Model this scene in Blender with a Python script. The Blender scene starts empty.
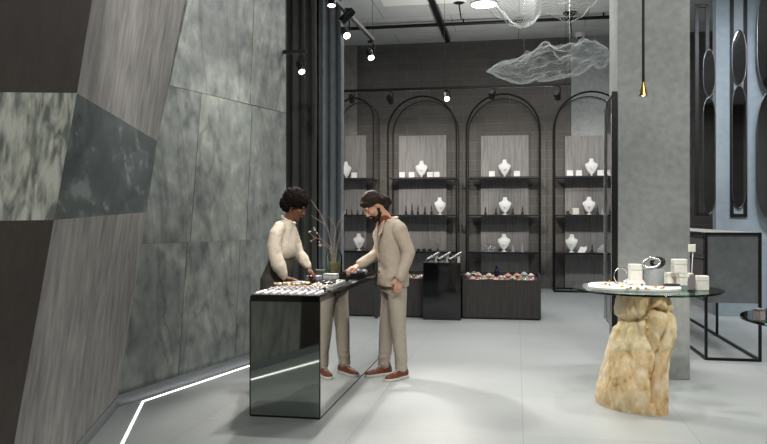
import bpy, math, random
from mathutils import Vector, Matrix, noise
random.seed(7)
PI = math.pi
scn = bpy.context.scene
COL = scn.collection
# ------------------------------------------------------------------ frame of reference
FL, XC, HY, EYE = 750.0, 383.5, 217.0, 1.55     # focal length (px), principal column, horizon row, eye height
TH = math.atan(133.0 / 750.0)                    # the building grid is turned a little from the view
U = Vector((math.cos(TH), -math.sin(TH), 0)); V = Vector((math.sin(TH), math.cos(TH), 0)); Z = Vector((0, 0, 1))
def FX(px, py, z=0.0):
    Y = (EYE - z) * FL / (py - HY)
    return Vector(((px - XC) / FL * Y, Y, z))
def PX(px, py, Y):
    return Vector(((px - XC) / FL * Y, Y, EYE + (HY - py) / FL * Y))
def AB(px, b):
    r = (px - XC) / FL
    Y = b / (V.x * r + V.y)
    return Y * (U.x * r + U.y)
def ZB(py, px, b):
    r = (px - XC) / FL
    Y = b / (V.x * r + V.y)
    return EYE + (HY - py) / FL * Y
def G(a, b, z=0.0):
    return U * a + V * b + Z * z
def onplane(px, py, p0, n):
    d = Vector(((px - XC) / FL, 1.0, (HY - py) / FL)); o = Vector((0, 0, EYE))
    return o + d * ((p0 - o).dot(n) / d.dot(n))

# ------------------------------------------------------------------ materials
def srgb(r, g, b):
    f = lambda c: (c / 255.0) / 12.92 if c / 255.0 <= .04045 else ((c / 255.0 + .055) / 1.055) ** 2.4
    return (f(r), f(g), f(b), 1.0)
def newmat(name):
    m = bpy.data.materials.new(name); m.use_nodes = True
    nt = m.node_tree
    return m, nt, nt.nodes['Principled BSDF']
def link(nt, a, b): nt.links.new(a, b)
def coords(nt, scale=(1, 1, 1), rot=(0, 0, 0), gen='Object'):
    tc = nt.nodes.new('ShaderNodeTexCoord'); mp = nt.nodes.new('ShaderNodeMapping')
    mp.inputs['Scale'].default_value = scale; mp.inputs['Rotation'].default_value = rot
    link(nt, tc.outputs[gen], mp.inputs['Vector'])
    return mp.outputs['Vector']
def pm(name, col, rough=.5, metal=0.0, var=.12, scale=20.0, stretch=(1, 1, 1), bump=0.0, spec=.5, trans=0.0, ior=1.45, detail=4, rv=0.0, coat=0.0, alpha=1.0):
    m, nt, bs = newmat(name)
    bs.inputs['Roughness'].default_value = rough; bs.inputs['Metallic'].default_value = metal
    bs.inputs['Specular IOR Level'].default_value = spec; bs.inputs['IOR'].default_value = ior
    bs.inputs['Transmission Weight'].default_value = trans; bs.inputs['Coat Weight'].default_value = coat
    bs.inputs['Alpha'].default_value = alpha
    if var <= 0:
        bs.inputs['Base Color'].default_value = col; return m
    v = coords(nt, stretch)
    nz = nt.nodes.new('ShaderNodeTexNoise'); nz.inputs['Scale'].default_value = scale; nz.inputs['Detail'].default_value = detail
    link(nt, v, nz.inputs['Vector'])
    rp = nt.nodes.new('ShaderNodeValToRGB')
    rp.color_ramp.elements[0].position = .3; rp.color_ramp.elements[1].position = .7
    rp.color_ramp.elements[0].color = tuple(c * (1 - var) for c in col[:3]) + (1,)
    rp.color_ramp.elements[1].color = tuple(min(1, c * (1 + var)) for c in col[:3]) + (1,)
    link(nt, nz.outputs['Fac'], rp.inputs['Fac']); link(nt, rp.outputs['Color'], bs.inputs['Base Color'])
    if bump:
        bp = nt.nodes.new('ShaderNodeBump'); bp.inputs['Strength'].default_value = bump; bp.inputs['Distance'].default_value = .02
        link(nt, nz.outputs['Fac'], bp.inputs['Height']); link(nt, bp.outputs['Normal'], bs.inputs['Normal'])
    return m
def stone(name, cols, s1=1.5, s2=9.0, stretch=(1, 1, 1), rot=(0, 0, 0), rough=.5, bump=.3, contrast=(.3, .7), dist=1.0, w=.55, spec=.5, vein=0.0, vs=1.4, vcol=None):
    """mottled slab: a broad distorted noise mixed with a fine one, read through a ramp of the slab's own colours"""
    m, nt, bs = newmat(name)
    v = coords(nt, stretch, rot)
    oi = nt.nodes.new('ShaderNodeObjectInfo')
    ad = nt.nodes.new('ShaderNodeVectorMath'); ad.operation = 'ADD'
    sc = nt.nodes.new('ShaderNodeVectorMath'); sc.operation = 'SCALE'; sc.inputs[0].default_value = (17, 31, 23)
    link(nt, oi.outputs['Random'], sc.inputs['Scale']); link(nt, v, ad.inputs[0]); link(nt, sc.outputs[0], ad.inputs[1])
    a = nt.nodes.new('ShaderNodeTexNoise'); a.inputs['Scale'].default_value = s1; a.inputs['Detail'].default_value = 5; a.inputs['Distortion'].default_value = dist
    b = nt.nodes.new('ShaderNodeTexNoise'); b.inputs['Scale'].default_value = s2; b.inputs['Detail'].default_value = 6
    link(nt, ad.outputs[0], a.inputs['Vector']); link(nt, ad.outputs[0], b.inputs['Vector'])
    mx = nt.nodes.new('ShaderNodeMath'); mx.operation = 'MULTIPLY_ADD'
    m2 = nt.nodes.new('ShaderNodeMath'); m2.operation = 'MULTIPLY'; m2.inputs[1].default_value = 1 - w
    link(nt, b.outputs['Fac'], m2.inputs[0])
    link(nt, a.outputs['Fac'], mx.inputs[0]); mx.inputs[1].default_value = w; link(nt, m2.outputs[0], mx.inputs[2])
    rp = nt.nodes.new('ShaderNodeValToRGB'); el = rp.color_ramp.elements
    el[0].position, el[1].position = contrast
    el[0].color, el[1].color = cols[0], cols[-1]
    for i, c in enumerate(cols[1:-1]):
        e = el.new(contrast[0] + (contrast[1] - contrast[0]) * (i + 1) / (len(cols) - 1)); e.color = c
    link(nt, mx.outputs[0], rp.inputs['Fac']); link(nt, rp.outputs['Color'], bs.inputs['Base Color'])
    bs.inputs['Specular IOR Level'].default_value = spec
    if vein:
        mp = nt.nodes.new('ShaderNodeMapping'); mp.inputs['Scale'].default_value = (1.4, 1.4, .45); link(nt, ad.outputs[0], mp.inputs['Vector'])
        n3 = nt.nodes.new('ShaderNodeTexNoise'); n3.inputs['Scale'].default_value = vs; n3.inputs['Detail'].default_value = 6; n3.inputs['Distortion'].default_value = 1.2; link(nt, mp.outputs[0], n3.inputs['Vector'])
        s1_ = nt.nodes.new('ShaderNodeMath'); s1_.operation = 'SUBTRACT'; s1_.inputs[1].default_value = .5; link(nt, n3.outputs['Fac'], s1_.inputs[0])
        ab_ = nt.nodes.new('ShaderNodeMath'); ab_.operation = 'ABSOLUTE'; link(nt, s1_.outputs[0], ab_.inputs[0])
        mr = nt.nodes.new('ShaderNodeMapRange'); mr.inputs['From Min'].default_value = 0; mr.inputs['From Max'].default_value = .022; mr.inputs['To Min'].default_value = vein; mr.inputs['To Max'].default_value = 0; link(nt, ab_.outputs[0], mr.inputs['Value'])
        mc = nt.nodes.new('ShaderNodeMix'); mc.data_type = 'RGBA'; mc.inputs[7].default_value = vcol or cols[0]
        link(nt, mr.outputs['Result'], mc.inputs[0]); link(nt, rp.outputs['Color'], mc.inputs[6]); link(nt, mc.outputs[2], bs.inputs['Base Color'])
    bp = nt.nodes.new('ShaderNodeBump'); bp.inputs['Strength'].default_value = bump; bp.inputs['Distance'].default_value = .03
    link(nt, mx.outputs[0], bp.inputs['Height']); link(nt, bp.outputs['Normal'], bs.inputs['Normal'])
    bs.inputs['Roughness'].default_value = rough
    return m
def emit(name, col, st):
    m, nt, bs = newmat(name)
    bs.inputs['Base Color'].default_value = col; bs.inputs['Emission Color'].default_value = col; bs.inputs['Emission Strength'].default_value = st
    return m
def tiled(name, col, col2, mortar, scale, bw, bh, msize, rough, bump=.2, rotz=0.0, vertical=False, var=.2, nscale=2.0, rrange=None, offset=.5):
    """bricks or floor tiles with a cloudy tint"""
    m, nt, bs = newmat(name)
    tc = nt.nodes.new('ShaderNodeTexCoord'); mp = nt.nodes.new('ShaderNodeMapping')
    mp.inputs['Rotation'].default_value = (PI / 2, 0, 0) if vertical else (0, 0, rotz)
    link(nt, tc.outputs['Object'], mp.inputs['Vector'])
    br = nt.nodes.new('ShaderNodeTexBrick'); br.inputs['Scale'].default_value = scale
    br.inputs['Brick Width'].default_value = bw; br.inputs['Row Height'].default_value = bh; br.inputs['Mortar Size'].default_value = msize
    br.inputs['Mortar Smooth'].default_value = .3; br.offset = offset
    br.inputs['Color1'].default_value = col; br.inputs['Color2'].default_value = col2; br.inputs['Mortar'].default_value = mortar
    link(nt, mp.outputs['Vector'], br.inputs['Vector'])
    nz = nt.nodes.new('ShaderNodeTexNoise'); nz.inputs['Scale'].default_value = nscale; nz.inputs['Detail'].default_value = 7; nz.inputs['Roughness'].default_value = .62
    link(nt, tc.outputs['Object'], nz.inputs['Vector'])
    mr = nt.nodes.new('ShaderNodeMapRange'); mr.inputs['From Min'].default_value = .25; mr.inputs['From Max'].default_value = .75
    mr.inputs['To Min'].default_value = 1 - var; mr.inputs['To Max'].default_value = 1 + var
    link(nt, nz.outputs['Fac'], mr.inputs['Value'])
    mu = nt.nodes.new('ShaderNodeVectorMath'); mu.operation = 'SCALE'
    link(nt, br.outputs['Color'], mu.inputs[0]); link(nt, mr.outputs['Result'], mu.inputs['Scale'])
    link(nt, mu.outputs[0], bs.inputs['Base Color'])
    bp = nt.nodes.new('ShaderNodeBump'); bp.inputs['Strength'].default_value = bump; bp.inputs['Distance'].default_value = .01; bp.invert = True
    link(nt, br.outputs['Fac'], bp.inputs['Height']); link(nt, bp.outputs['Normal'], bs.inputs['Normal'])
    bs.inputs['Roughness'].default_value = rough
    if rrange:
        r2 = nt.nodes.new('ShaderNodeMapRange'); r2.inputs['To Min'].default_value, r2.inputs['To Max'].default_value = rrange
        link(nt, nz.outputs['Fac'], r2.inputs['Value']); link(nt, r2.outputs['Result'], bs.inputs['Roughness'])
    return m

M = {}
M['floor'] = tiled('floor_tile', srgb(178, 182, 182), srgb(172, 177, 178), srgb(152, 157, 158), 1.0, 1.2, 1.2, .004, .3, .05, TH, False, .07, .7, (.33, .42), 0.0)
M['ceiling'] = tiled('ceiling_concrete', srgb(196, 197, 193), srgb(188, 189, 186), srgb(140, 141, 139), 1.0, 2.6, 1.3, .01, .85, .2, TH, False, .12, 1.4)
M['brick'] = tiled('grey_brick', srgb(95, 91, 87), srgb(89, 85, 81), srgb(104, 101, 96), 1.0, .5, .2, .010, .85, .5, 0, True, .14, 3.0)
M['dark_wall'] = pm('dark_plaster', srgb(66, 62, 60), .9, 0, .12, 2.0, bump=.05)
M['concrete'] = stone('pillar_concrete', [srgb(128, 132, 131), srgb(148, 151, 149), srgb(165, 168, 166)], 1.6, 14, (1, 1, 1.0), rough=.75, bump=.12, contrast=(.3, .68), dist=.4)
M['tan_concrete'] = stone('tan_concrete', [srgb(112, 109, 104), srgb(138, 134, 128)], 2, 12, rough=.85, bump=.15)
M['blue_wall'] = stone('blue_plaster', [srgb(132, 143, 152), srgb(152, 163, 171)], 1.5, 12, rough=.6, bump=.06, contrast=(.3, .7), dist=.3)
M['stone_wall'] = stone('slate_slab', [srgb(80, 87, 87), srgb(116, 122, 120), srgb(136, 141, 137), srgb(166, 167, 159)], 1.3, 8, (1, 1, .8), rough=.5, bump=.5, contrast=(.34, .66), dist=1.6, w=.5, vein=.45, vs=1.1, vcol=srgb(74, 78, 76))
M['panel_brown'] = stone('brown_panel', [srgb(50, 45, 41), srgb(68, 61, 56)], 1.6, 12, rough=.65, bump=.08, dist=.6, spec=.15)
M['panel_grey'] = stone('striated_grey_panel', [srgb(106, 105, 103), srgb(136, 134, 131), srgb(158, 155, 152)], 2.2, 9, (1.5, 1.5, .4), (.2, 0.2, 0), rough=.62, spec=.3, bump=.2, contrast=(.34, .66), dist=1.1, w=.4)
M['panel_light'] = stone('pale_rough_slate', [srgb(92, 99, 94), srgb(158, 163, 152), srgb(198, 200, 188)], 3.4, 13, (1, 1, .8), (0, 0, .6), rough=.5, bump=.5, contrast=(.41, .59), dist=2.0, w=.55)
M['panel_green'] = stone('dark_green_slate', [srgb(40, 50, 53), srgb(68, 79, 81), srgb(122, 130, 130)], 1.5, 6, (.8, .8, 2.2), (0, .25, 0), rough=.25, bump=.25, contrast=(.38, .66), dist=2.2, w=.6)
M['base_metal'] = pm('brushed_baseboard', srgb(128, 133, 136), .4, .4, .06, 30)
M['black'] = pm('black_metal', srgb(26, 26, 27), .45, .5, .1, 40)
M['black_satin'] = pm('black_satin', srgb(20, 20, 21), .35, 0, .1, 40)
M['dark_steel'] = pm('dark_steel', srgb(104, 106, 108), .3, 1, .05, 40)
M['steel'] = pm('steel', srgb(196, 198, 198), .22, 1, .05, 40)
M['shelf'] = pm('shelf_top_grey', srgb(84, 82, 80), .4, 0, .1, 30)
M['wood_panel'] = pm('grey_wood_panel', srgb(132, 129, 127), .55, 0, .26, 5, (9, 9, .5), .05)
M['dark_wood'] = pm('dark_wood', srgb(58, 54, 52), .5, 0, .3, 5, (9, 9, .5), .06)
M['dark_glass'] = pm('smoked_mirror', srgb(160, 167, 161), .04, 1, 0)
M['mirror'] = pm('mirror', srgb(226, 228, 226), .02, 1, 0)
M['dim_mirror'] = pm('grey_mirror', srgb(150, 154, 158), .03, 1, 0)
M['black_glass'] = pm('black_glass', srgb(12, 13, 14), .06, 0, 0, spec=.9)
def thin(name, tint, gl=(.9, .95, .93, 1), ior=1.45, facing=.0):
    """clear sheet glass: straight-through light with a tint, mirror reflection by the Fresnel angle"""
    m, nt, bs = newmat(name); nt.nodes.remove(bs)
    out = nt.nodes['Material Output']; tr = nt.nodes.new('ShaderNodeBsdfTransparent'); tr.inputs['Color'].default_value = tint
    gs = nt.nodes.new('ShaderNodeBsdfGlossy'); gs.inputs['Roughness'].default_value = .02; gs.inputs['Color'].default_value = gl
    fr = nt.nodes.new('ShaderNodeFresnel'); fr.inputs['IOR'].default_value = ior
    mx = nt.nodes.new('ShaderNodeMixShader'); link(nt, fr.outputs[0], mx.inputs[0]); link(nt, tr.outputs[0], mx.inputs[1]); link(nt, gs.outputs[0], mx.inputs[2])
    link(nt, mx.outputs[0], out.inputs['Surface']); return m
M['glass'] = thin('clear_glass', (.96, .985, .97, 1), ior=1.22)
M['green_glass'] = thin('green_edge_glass', (.94, .985, .965, 1), ior=1.2)
M['glass_edge'] = thin('glass_rim_green', (.66, .84, .78, 1), ior=1.3)
M['water'] = thin('vase_water', (.97, .95, .84, 1), ior=1.15)
nt = M['water'].node_tree; cl_ = nt.nodes.new('ShaderNodeBsdfDiffuse'); cl_.inputs['Color'].default_value = srgb(186, 176, 130)   # cloudy water
mx_ = nt.nodes.new('ShaderNodeMixShader'); mx_.inputs[0].default_value = .22; old = nt.nodes['Mix Shader']; link(nt, old.outputs[0], mx_.inputs[1]); link(nt, cl_.outputs[0], mx_.inputs[2]); link(nt, mx_.outputs[0], nt.nodes['Material Output'].inputs['Surface'])
M['white'] = pm('white_plaster', srgb(228, 227, 222), .6, 0, .03, 30)
M['grey_disc'] = pm('grey_disc', srgb(150, 144, 144), .35, .3, .06, 30)
M['bust'] = pm('white_linen_bust', srgb(226, 226, 224), .75, 0, .04, 60)
M['cream'] = pm('cream_card', srgb(220, 218, 208), .65, 0, .04, 30)
M['silver'] = pm('silver_chain', srgb(205, 206, 208), .25, 1, .05, 60)
M['gold'] = pm('brass', srgb(214, 176, 92), .28, 1, .06, 40)
M['charcoal'] = pm('charcoal_velvet', srgb(44, 43, 46), .8, 0, .15, 50)
M['grey_box'] = pm('grey_marbled_card', srgb(150, 150, 152), .6, 0, .35, 50)
M['lilac'] = pm('lilac_velvet', srgb(176, 168, 178), .8, 0, .12, 60)
M['net'] = pm('white_wire', srgb(150, 154, 152), .5, .2, 0)
M['net_fine'] = pm('fine_white_wire', srgb(165, 172, 172), .5, .2, 0)
M['led'] = emit('led_strip', (1, .98, .94, 1), 4.0)
M['strip'] = pm('brushed_strip', srgb(200, 202, 200), .5, .3, .04, 40)
M['lamp'] = emit('lamp_lens', (1, .96, .9, 1), 14.0)
M['down'] = emit('downlight_lens', (1, 1, .98, 1), 6.0)
M['curtain_green'] = pm('dark_green_curtain', srgb(84, 86, 82), .95, 0, .08, 8, spec=.1)
M['curtain_blue'] = pm('slate_curtain', srgb(112, 117, 120), .95, 0, .08, 8, spec=.1)
M['curtain_gap_dark'] = pm('dark_gap_sheet', srgb(36, 37, 37), .95, 0, .1, 8, spec=.1)
M['rock'] = stone('honey_travertine', [srgb(156, 110, 62), srgb(218, 188, 138), srgb(230, 208, 168), srgb(240, 230, 210)], 3.0, 18, (1.3, 1.3, .8), rough=.55, bump=.5, contrast=(.3, .64), dist=1.8, w=.6)
M['branch'] = pm('dry_branch', srgb(158, 140, 126), .8, 0, .2, 60)
M['bud'] = pm('dry_blossom', srgb(206, 196, 178), .8, 0, .1, 60)
# people
M['skin_light'] = pm('light_skin', srgb(206, 160, 134), .5, 0, .05, 30, spec=.35)
M['skin_dark'] = pm('brown_skin', srgb(104, 68, 50), .45, 0, .06, 30, spec=.4)
M['hair'] = pm('dark_brown_hair', srgb(44, 32, 26), .6, 0, .35, 40, (1, 4, 4), .3, spec=.25)
M['afro'] = pm('black_curly_hair', srgb(22, 17, 16), .9, 0, .4, 90, bump=.8, spec=.12)
M['blazer'] = pm('beige_linen', srgb(188, 175, 158), .85, 0, .07, 90, bump=.15)
M['trouser'] = pm('beige_check', srgb(178, 169, 155), .85, 0, .09, 60, bump=.1)
M['rust'] = pm('rust_knit', srgb(122, 62, 42), .85, 0, .12, 70, bump=.2)
M['blouse'] = pm('cream_satin_blouse', srgb(216, 204, 186), .55, 0, .05, 40)
M['skirt'] = pm('dark_grey_wool', srgb(74, 71, 66), .85, 0, .1, 70)
M['tan_leather'] = pm('chestnut_leather', srgb(112, 60, 40), .5, 0, .12, 40)
M['sole'] = pm('white_rubber', srgb(224, 220, 212), .6, 0, .04, 30)
M['eye'] = pm('eye_white', srgb(120, 92, 78), .5, 0, 0)
M['lips_light'] = pm('lips_rose', srgb(170, 106, 94), .5, 0, 0)
M['lips_dark'] = pm('lips_brown', srgb(104, 52, 46), .5, 0, 0)

# ------------------------------------------------------------------ mesh builder
class MB:
    def __init__(s): s.v = []; s.f = []
    def add(s, vs, fs):
        n = len(s.v); s.v += [Vector(p) for p in vs]; s.f += [tuple(i + n for i in f) for f in fs]; return s
    def box(s, c, size, mat=None):
        x, y, z = [d / 2 for d in size]
        vs = [Vector((sx * x, sy * y, sz * z)) for sx in (-1, 1) for sy in (-1, 1) for sz in (-1, 1)]
        if mat is not None: vs = [mat @ p for p in vs]
        vs = [p + Vector(c) for p in vs]
        return s.add(vs, [(0, 1, 3, 2), (4, 6, 7, 5), (0, 4, 5, 1), (2, 3, 7, 6), (0, 2, 6, 4), (1, 5, 7, 3)])
    def prism(s, poly, vec):
        """closed polygon swept along vec"""
        n = len(poly); vec = Vector(vec)
        vs = [Vector(p) for p in poly] + [Vector(p) + vec for p in poly]
        fs = [tuple(range(n))[::-1], tuple(range(n, 2 * n))] + [(i, (i + 1) % n, n + (i + 1) % n, n + i) for i in range(n)]
        return s.add(vs, fs)
    def rings(s, rings, closed=False, caps=True):
        n = len(rings[0]); vs = [p for r in rings for p in r]; fs = []
        m = len(rings)
        for i in range(m if closed else m - 1):
            j = (i + 1) % m
            for k in range(n):
                fs.append((i * n + k, i * n + (k + 1) % n, j * n + (k + 1) % n, j * n + k))
        if caps and not closed: fs += [tuple(range(n))[::-1], tuple(range((m - 1) * n, m * n))]
        return s.add(vs, fs)
    def tube(s, pts, r, n=8, closed=False, square=False):
        pts = [Vector(p) for p in pts]; m = len(pts)
        rr = r if isinstance(r, (list, tuple)) else [r] * m
        rings = []; up = None
        for i, p in enumerate(pts):
            if closed: t = pts[(i + 1) % m] - pts[i - 1]
            else: t = pts[min(i + 1, m - 1)] - pts[max(i - 1, 0)]
            t.normalize()
            if up is None:
                up = Vector((0, 0, 1)) if abs(t.z) < .9 else Vector((1, 0, 0))
            a = (up - t * up.dot(t)).normalized(); b = t.cross(a); up = a
            off = PI / n if square else 0; k = rr[i] * (math.sqrt(2) if square else 1)
            rings.append([p + a * (math.cos(2 * PI * q / n + off) * k) + b * (math.sin(2 * PI * q / n + off) * k) for q in range(n)])
        return s.rings(rings, closed)
    def lathe(s, prof, c=(0, 0, 0), n=20, sy=1.0, axis=None):
        c = Vector(c); rings = []
        q = axis.to_track_quat('Z', 'Y') if axis is not None else None
        for r, z in prof:
            ring = []
            for k in range(n):
                p = Vector((r * math.cos(2 * PI * k / n), r * sy * math.sin(2 * PI * k / n), z))
                if q: p = q @ p
                ring.append(c + p)
            rings.append(ring)
        return s.rings(rings)
    def ball(s, c, r, n=12, m=8, rot=None, disp=None):
        r = r if isinstance(r, (tuple, list)) else (r, r, r); c = Vector(c); rings = []
        for i in range(m + 1):
            ph = PI * (i + .02 if i == 0 else i - .02 if i == m else i) / m
            ring = []
            for k in range(n):
                d = Vector((math.sin(ph) * math.cos(2 * PI * k / n), math.sin(ph) * math.sin(2 * PI * k / n), -math.cos(ph)))
                e = 1 + (disp(d) if disp else 0)
                p = Vector((d.x * r[0] * e, d.y * r[1] * e, d.z * r[2] * e))
                if rot is not None: p = rot @ p
                ring.append(c + p)
            rings.append(ring)
        return s.rings(rings)
    def limb(s, pts, rad, n=14):
        s.tube(pts, list(rad), n)
        for p, r in zip(pts, rad): s.ball(p, r * .995, n, 8)
        return s
    def loft(s, secs, n=24, e=2.0):
        """secs: (centre, half_x, half_y) horizontal sections, superellipse exponent e"""
        rings = []
        for c, hx, hy in secs:
            c = Vector(c); ring = []
            for k in range(n):
                a = 2 * PI * k / n; ca, sa = math.cos(a), math.sin(a)
                ring.append(c + Vector((math.copysign(abs(ca) ** (2 / e), ca) * hx, math.copysign(abs(sa) ** (2 / e), sa) * hy, 0)))
            rings.append(ring)
        return s.rings(rings)
    def build(s, name, mat, parent=None, smooth=None, bev=0.0, seg=2):
        me = bpy.data.meshes.new(name); me.from_pydata([tuple(p) for p in s.v], [], s.f); me.update()
        me.materials.append(M[mat] if isinstance(mat, str) else mat)
        o = bpy.data.objects.new(name, me); COL.objects.link(o)
        if parent is not None: o.parent = parent
        if smooth:
            me.polygons.foreach_set('use_smooth', [True] * len(me.polygons))
            if smooth is not True: me.set_sharp_from_angle(angle=math.radians(smooth))
        if bev:
            b = o.modifiers.new('bevel', 'BEVEL'); b.width = bev; b.segments = seg; b.limit_method = 'ANGLE'
        return o
    def melt(s, name, mat, parent=None, voxel=.006, smooth=6, disp=None):
        """union of the overlapping volumes as one continuous skin"""
        me = bpy.data.meshes.new(name); me.from_pydata([tuple(p) for p in s.v], [], s.f); me.update()
        import bmesh
        bm = bmesh.new(); bm.from_mesh(me); bmesh.ops.recalc_face_normals(bm, faces=bm.faces); bm.to_mesh(me); bm.free()
        o = bpy.data.objects.new(name, me); COL.objects.link(o)
        r = o.modifiers.new('r', 'REMESH'); r.mode = 'VOXEL'; r.voxel_size = voxel; r.use_smooth_shade = True
        if smooth:
            sm = o.modifiers.new('s', 'SMOOTH'); sm.factor = .5; sm.iterations = smooth
        dg = bpy.context.evaluated_depsgraph_get(); dg.update()
        nm = bpy.data.meshes.new_from_object(o.evaluated_get(dg))
        o.modifiers.clear(); o.data = nm; bpy.data.meshes.remove(me); nm.name = name
        if disp:
            for vtx in nm.vertices: vtx.co = vtx.co + disp(vtx.co.copy(), vtx.normal.copy())
        nm.polygons.foreach_set('use_smooth', [True] * len(nm.polygons))
        nm.materials.clear(); nm.materials.append(M[mat])
        if parent is not None: o.parent = parent
        return o

def tag(o, label=None, cat=None, group=None, kind=None):
    if label: o['label'] = label
    if cat: o['category'] = cat
    if group: o['group'] = group
    if kind: o['kind'] = kind
    return o
def thing(name, label, cat, loc=(0, 0, 0), rotz=0.0, group=None, kind=None):
    o = bpy.data.objects.new(name, None); COL.objects.link(o); o.empty_display_size = .05
    o.location = loc; o.rotation_euler = (0, 0, rotz)
    return tag(o, label, cat, group, kind)
def dup(root, loc, rotz, label=None, group=None, cat=None, scale=None):
    r = root.copy(); COL.objects.link(r); r.location = loc; r.rotation_euler = (0, 0, rotz)
    if label: r['label'] = label
    if group: r['group'] = group
    if scale: r.scale = scale
    for ch in list(root.children):
        c = ch.copy(); COL.objects.link(c); c.parent = r
        for g in list(ch.children):
            d = g.copy(); COL.objects.link(d); d.parent = c
    return r
def struct(name, mb, mat, label, parent=None, **k):
    o = mb.build(name, mat, parent, **k)
    if parent is None: tag(o, label, name.split('_')[0], kind='structure')
    return o
def spot(name, loc, target, watts, angle=50, blend=.6, r=.05, col=(1, .95, .88)):
    l = bpy.data.lights.new(name, 'SPOT'); l.energy = watts; l.spot_size = math.radians(angle); l.spot_blend = blend; l.shadow_soft_size = r; l.color = col
    o = bpy.data.objects.new(name, l); COL.objects.link(o); o.location = loc
    o.rotation_euler = (Vector(target) - Vector(loc)).to_track_quat('-Z', 'Y').to_euler(); return o
def area(name, loc, target, watts, sx, sy, col=(1, 1, 1)):
    l = bpy.data.lights.new(name, 'AREA'); l.shape = 'RECTANGLE'; l.size = sx; l.size_y = sy; l.energy = watts; l.color = col
    o = bpy.data.objects.new(name, l); COL.objects.link(o); o.location = loc
    o.rotation_euler = (Vector(target) - Vector(loc)).to_track_quat('-Z', 'Y').to_euler(); return o
RG = -TH       # rotation of things set square to the building grid
# ================================================================== THE ROOM
CEIL = 5.43; BB = 16.62
floor = MB().box((0, 0, -.06), (16, 23, .12)); f_ = struct('floor', floor, 'floor', 'pale grey polished concrete tile floor of the showroom'); f_.location = (1.2, 6.5, 0)
c_ = struct('ceiling', MB().box((0, 0, .06), (16, 23, .12)), 'ceiling', 'grey concrete panel ceiling'); c_.location = (1.2, 6.5, CEIL)
def gridbox(name, a0, a1, b0, b1, z0, z1, mat, label=None, parent=None, kind=True, bev=0):
    mb = MB().box((0, 0, (z1 - z0) / 2), (abs(a1 - a0), abs(b1 - b0), z1 - z0))
    o = mb.build(name, mat, None, bev=bev); o.location = G((a0 + a1) / 2, (b0 + b1) / 2, z0); o.rotation_euler = (0, 0, RG)
    if kind: tag(o, label, name.split('_')[0], kind='structure')
    return o
gridbox('wall_back', -6.5, 7.2, BB, BB + .2, 0, CEIL, 'brick', 'dark grey brick wall behind the arched shelves')
aP = AB(342, BB), AB(357.5, BB)
gridbox('trim_1', aP[0], aP[1], BB - .06, BB + .01, 0, CEIL, 'tan_concrete', 'tan concrete pier on the back wall beside the curtain')
aP = AB(571, BB), AB(640, BB)
gridbox('trim_2', aP[0], aP[1], BB - .06, BB + .01, 0, CEIL, 'concrete', 'grey concrete pier on the back wall behind the last arch')
RB = 12.48                                                  # the blue wall on the right
gridbox('wall_right_rear', AB(716, RB), 7.2, RB, RB + .2, 0, CEIL, 'blue_wall', 'blue grey plaster wall behind the black console')
w_ = struct('wall_right', MB().box((0, 0, CEIL / 2), (.2, 17.5, CEIL)), 'tan_concrete', 'plain plaster wall on the right'); w_.location = (7.2, 4.6, 0)
w_ = struct('wall_front', MB().box((0, 0, CEIL / 2), (16, .2, CEIL)), 'brick', 'dark plaster wall opposite the arches'); w_.location = (1.2, -4.1, 0)

# the slate wall on the left
S0 = Vector((-2.182, 6.118, 0)); SD = Vector((.765, 1.842, 0)).normalized(); SN = Vector((SD.y, -SD.x, 0))
SEND = S0 + SD * 2.757
wl = struct('wall_left', MB().prism([S0 - SD * .7 - SN * .03, SEND - SN * .03, SEND - SN * .03 + Z * CEIL, S0 - SD * .7 - SN * .03 + Z * CEIL], -SN * .15), 'panel_brown', 'tall wall clad in mottled grey slate slabs')
def SP(px, py): return onplane(px, py, S0, SN)
jx = lambda x: 86 + (x - 172) * .239          # upper joint of the slabs
kx = lambda x: 243 - (x - 163) * .04          # lower joint
slabs = [
    [(250, jx(250) - .3), (262, -230), (190, -330), (140, jx(140))],
    [(286, jx(286) - .3), (286, -190), (263, -230), (250.6, jx(250) - .3)],
    [(140, jx(140) + .3), (201, jx(201) + .3), (190, kx(190)), (120, kx(120))],
    [(201.6, jx(201) + .3), (252, jx(252) + .3), (246, kx(246)), (190.6, kx(190))],
    [(252.6, jx(252) + .3), (286, jx(286) + .3), (286, kx(286)), (246.6, kx(246))],
    [(120, kx(120) + .25), (187, kx(187) + .25), (177, 392), (90, 424)],
    [(187.6, kx(187) + .25), (240, kx(240) + .25), (234, 371), (177.6, 392)],
    [(240.6, kx(240) + .25), (286, kx(286) + .25), (286, 351), (234.6, 371)],
]
for sl in slabs:
    MB().prism([SP(*p) for p in sl], -SN * .03).build('slab', 'stone_wall', wl)
bb = MB().prism([S0 - SD * .02 + SN * .001, SEND + SN * .001, SEND + SN * .022, S0 - SD * .02 + SN * .022], Z * .1)
struct('baseboard_rear', bb, 'base_metal', 'grey metal baseboard under the slate wall', bev=.002)

# the leaning panelled wall nearest the camera
E1 = Vector((.154, -1.06, 0)).normalized()
R3 = S0.copy(); R0 = SP(188, 0); RT = SP(230, -225); R1 = SP(157, 141); R2 = SP(147, 212)
E2 = (R0 - R3).normalized(); NL = E2.cross(E1).normalized()
if NL.x < 0: NL = -NL
LP = lambda px, py: onplane(px, py, R3, NL)
def LQ(s, z): return R3 + E1 * s + E2 * (z / E2.z)
wf = struct('wall_left_front', MB().prism([LQ(-.05, 0) - NL * .1, LQ(10.3, 0) - NL * .1, LQ(10.3, CEIL) - NL * .1, LQ(-.05, CEIL) - NL * .1], -NL * .15), 'panel_brown', 'leaning wall of large angular stone panels')
TOPA = LQ(1.7, CEIL); 
def PAN(name_mat, pts): MB().prism(pts, -NL * .09).build('panel', name_mat, wf)
A1, A2, A3 = LP(92, 0), LP(77, 93), LP(54, 220)
TL = A1 + (A1 - A2) * 1.6
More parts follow.
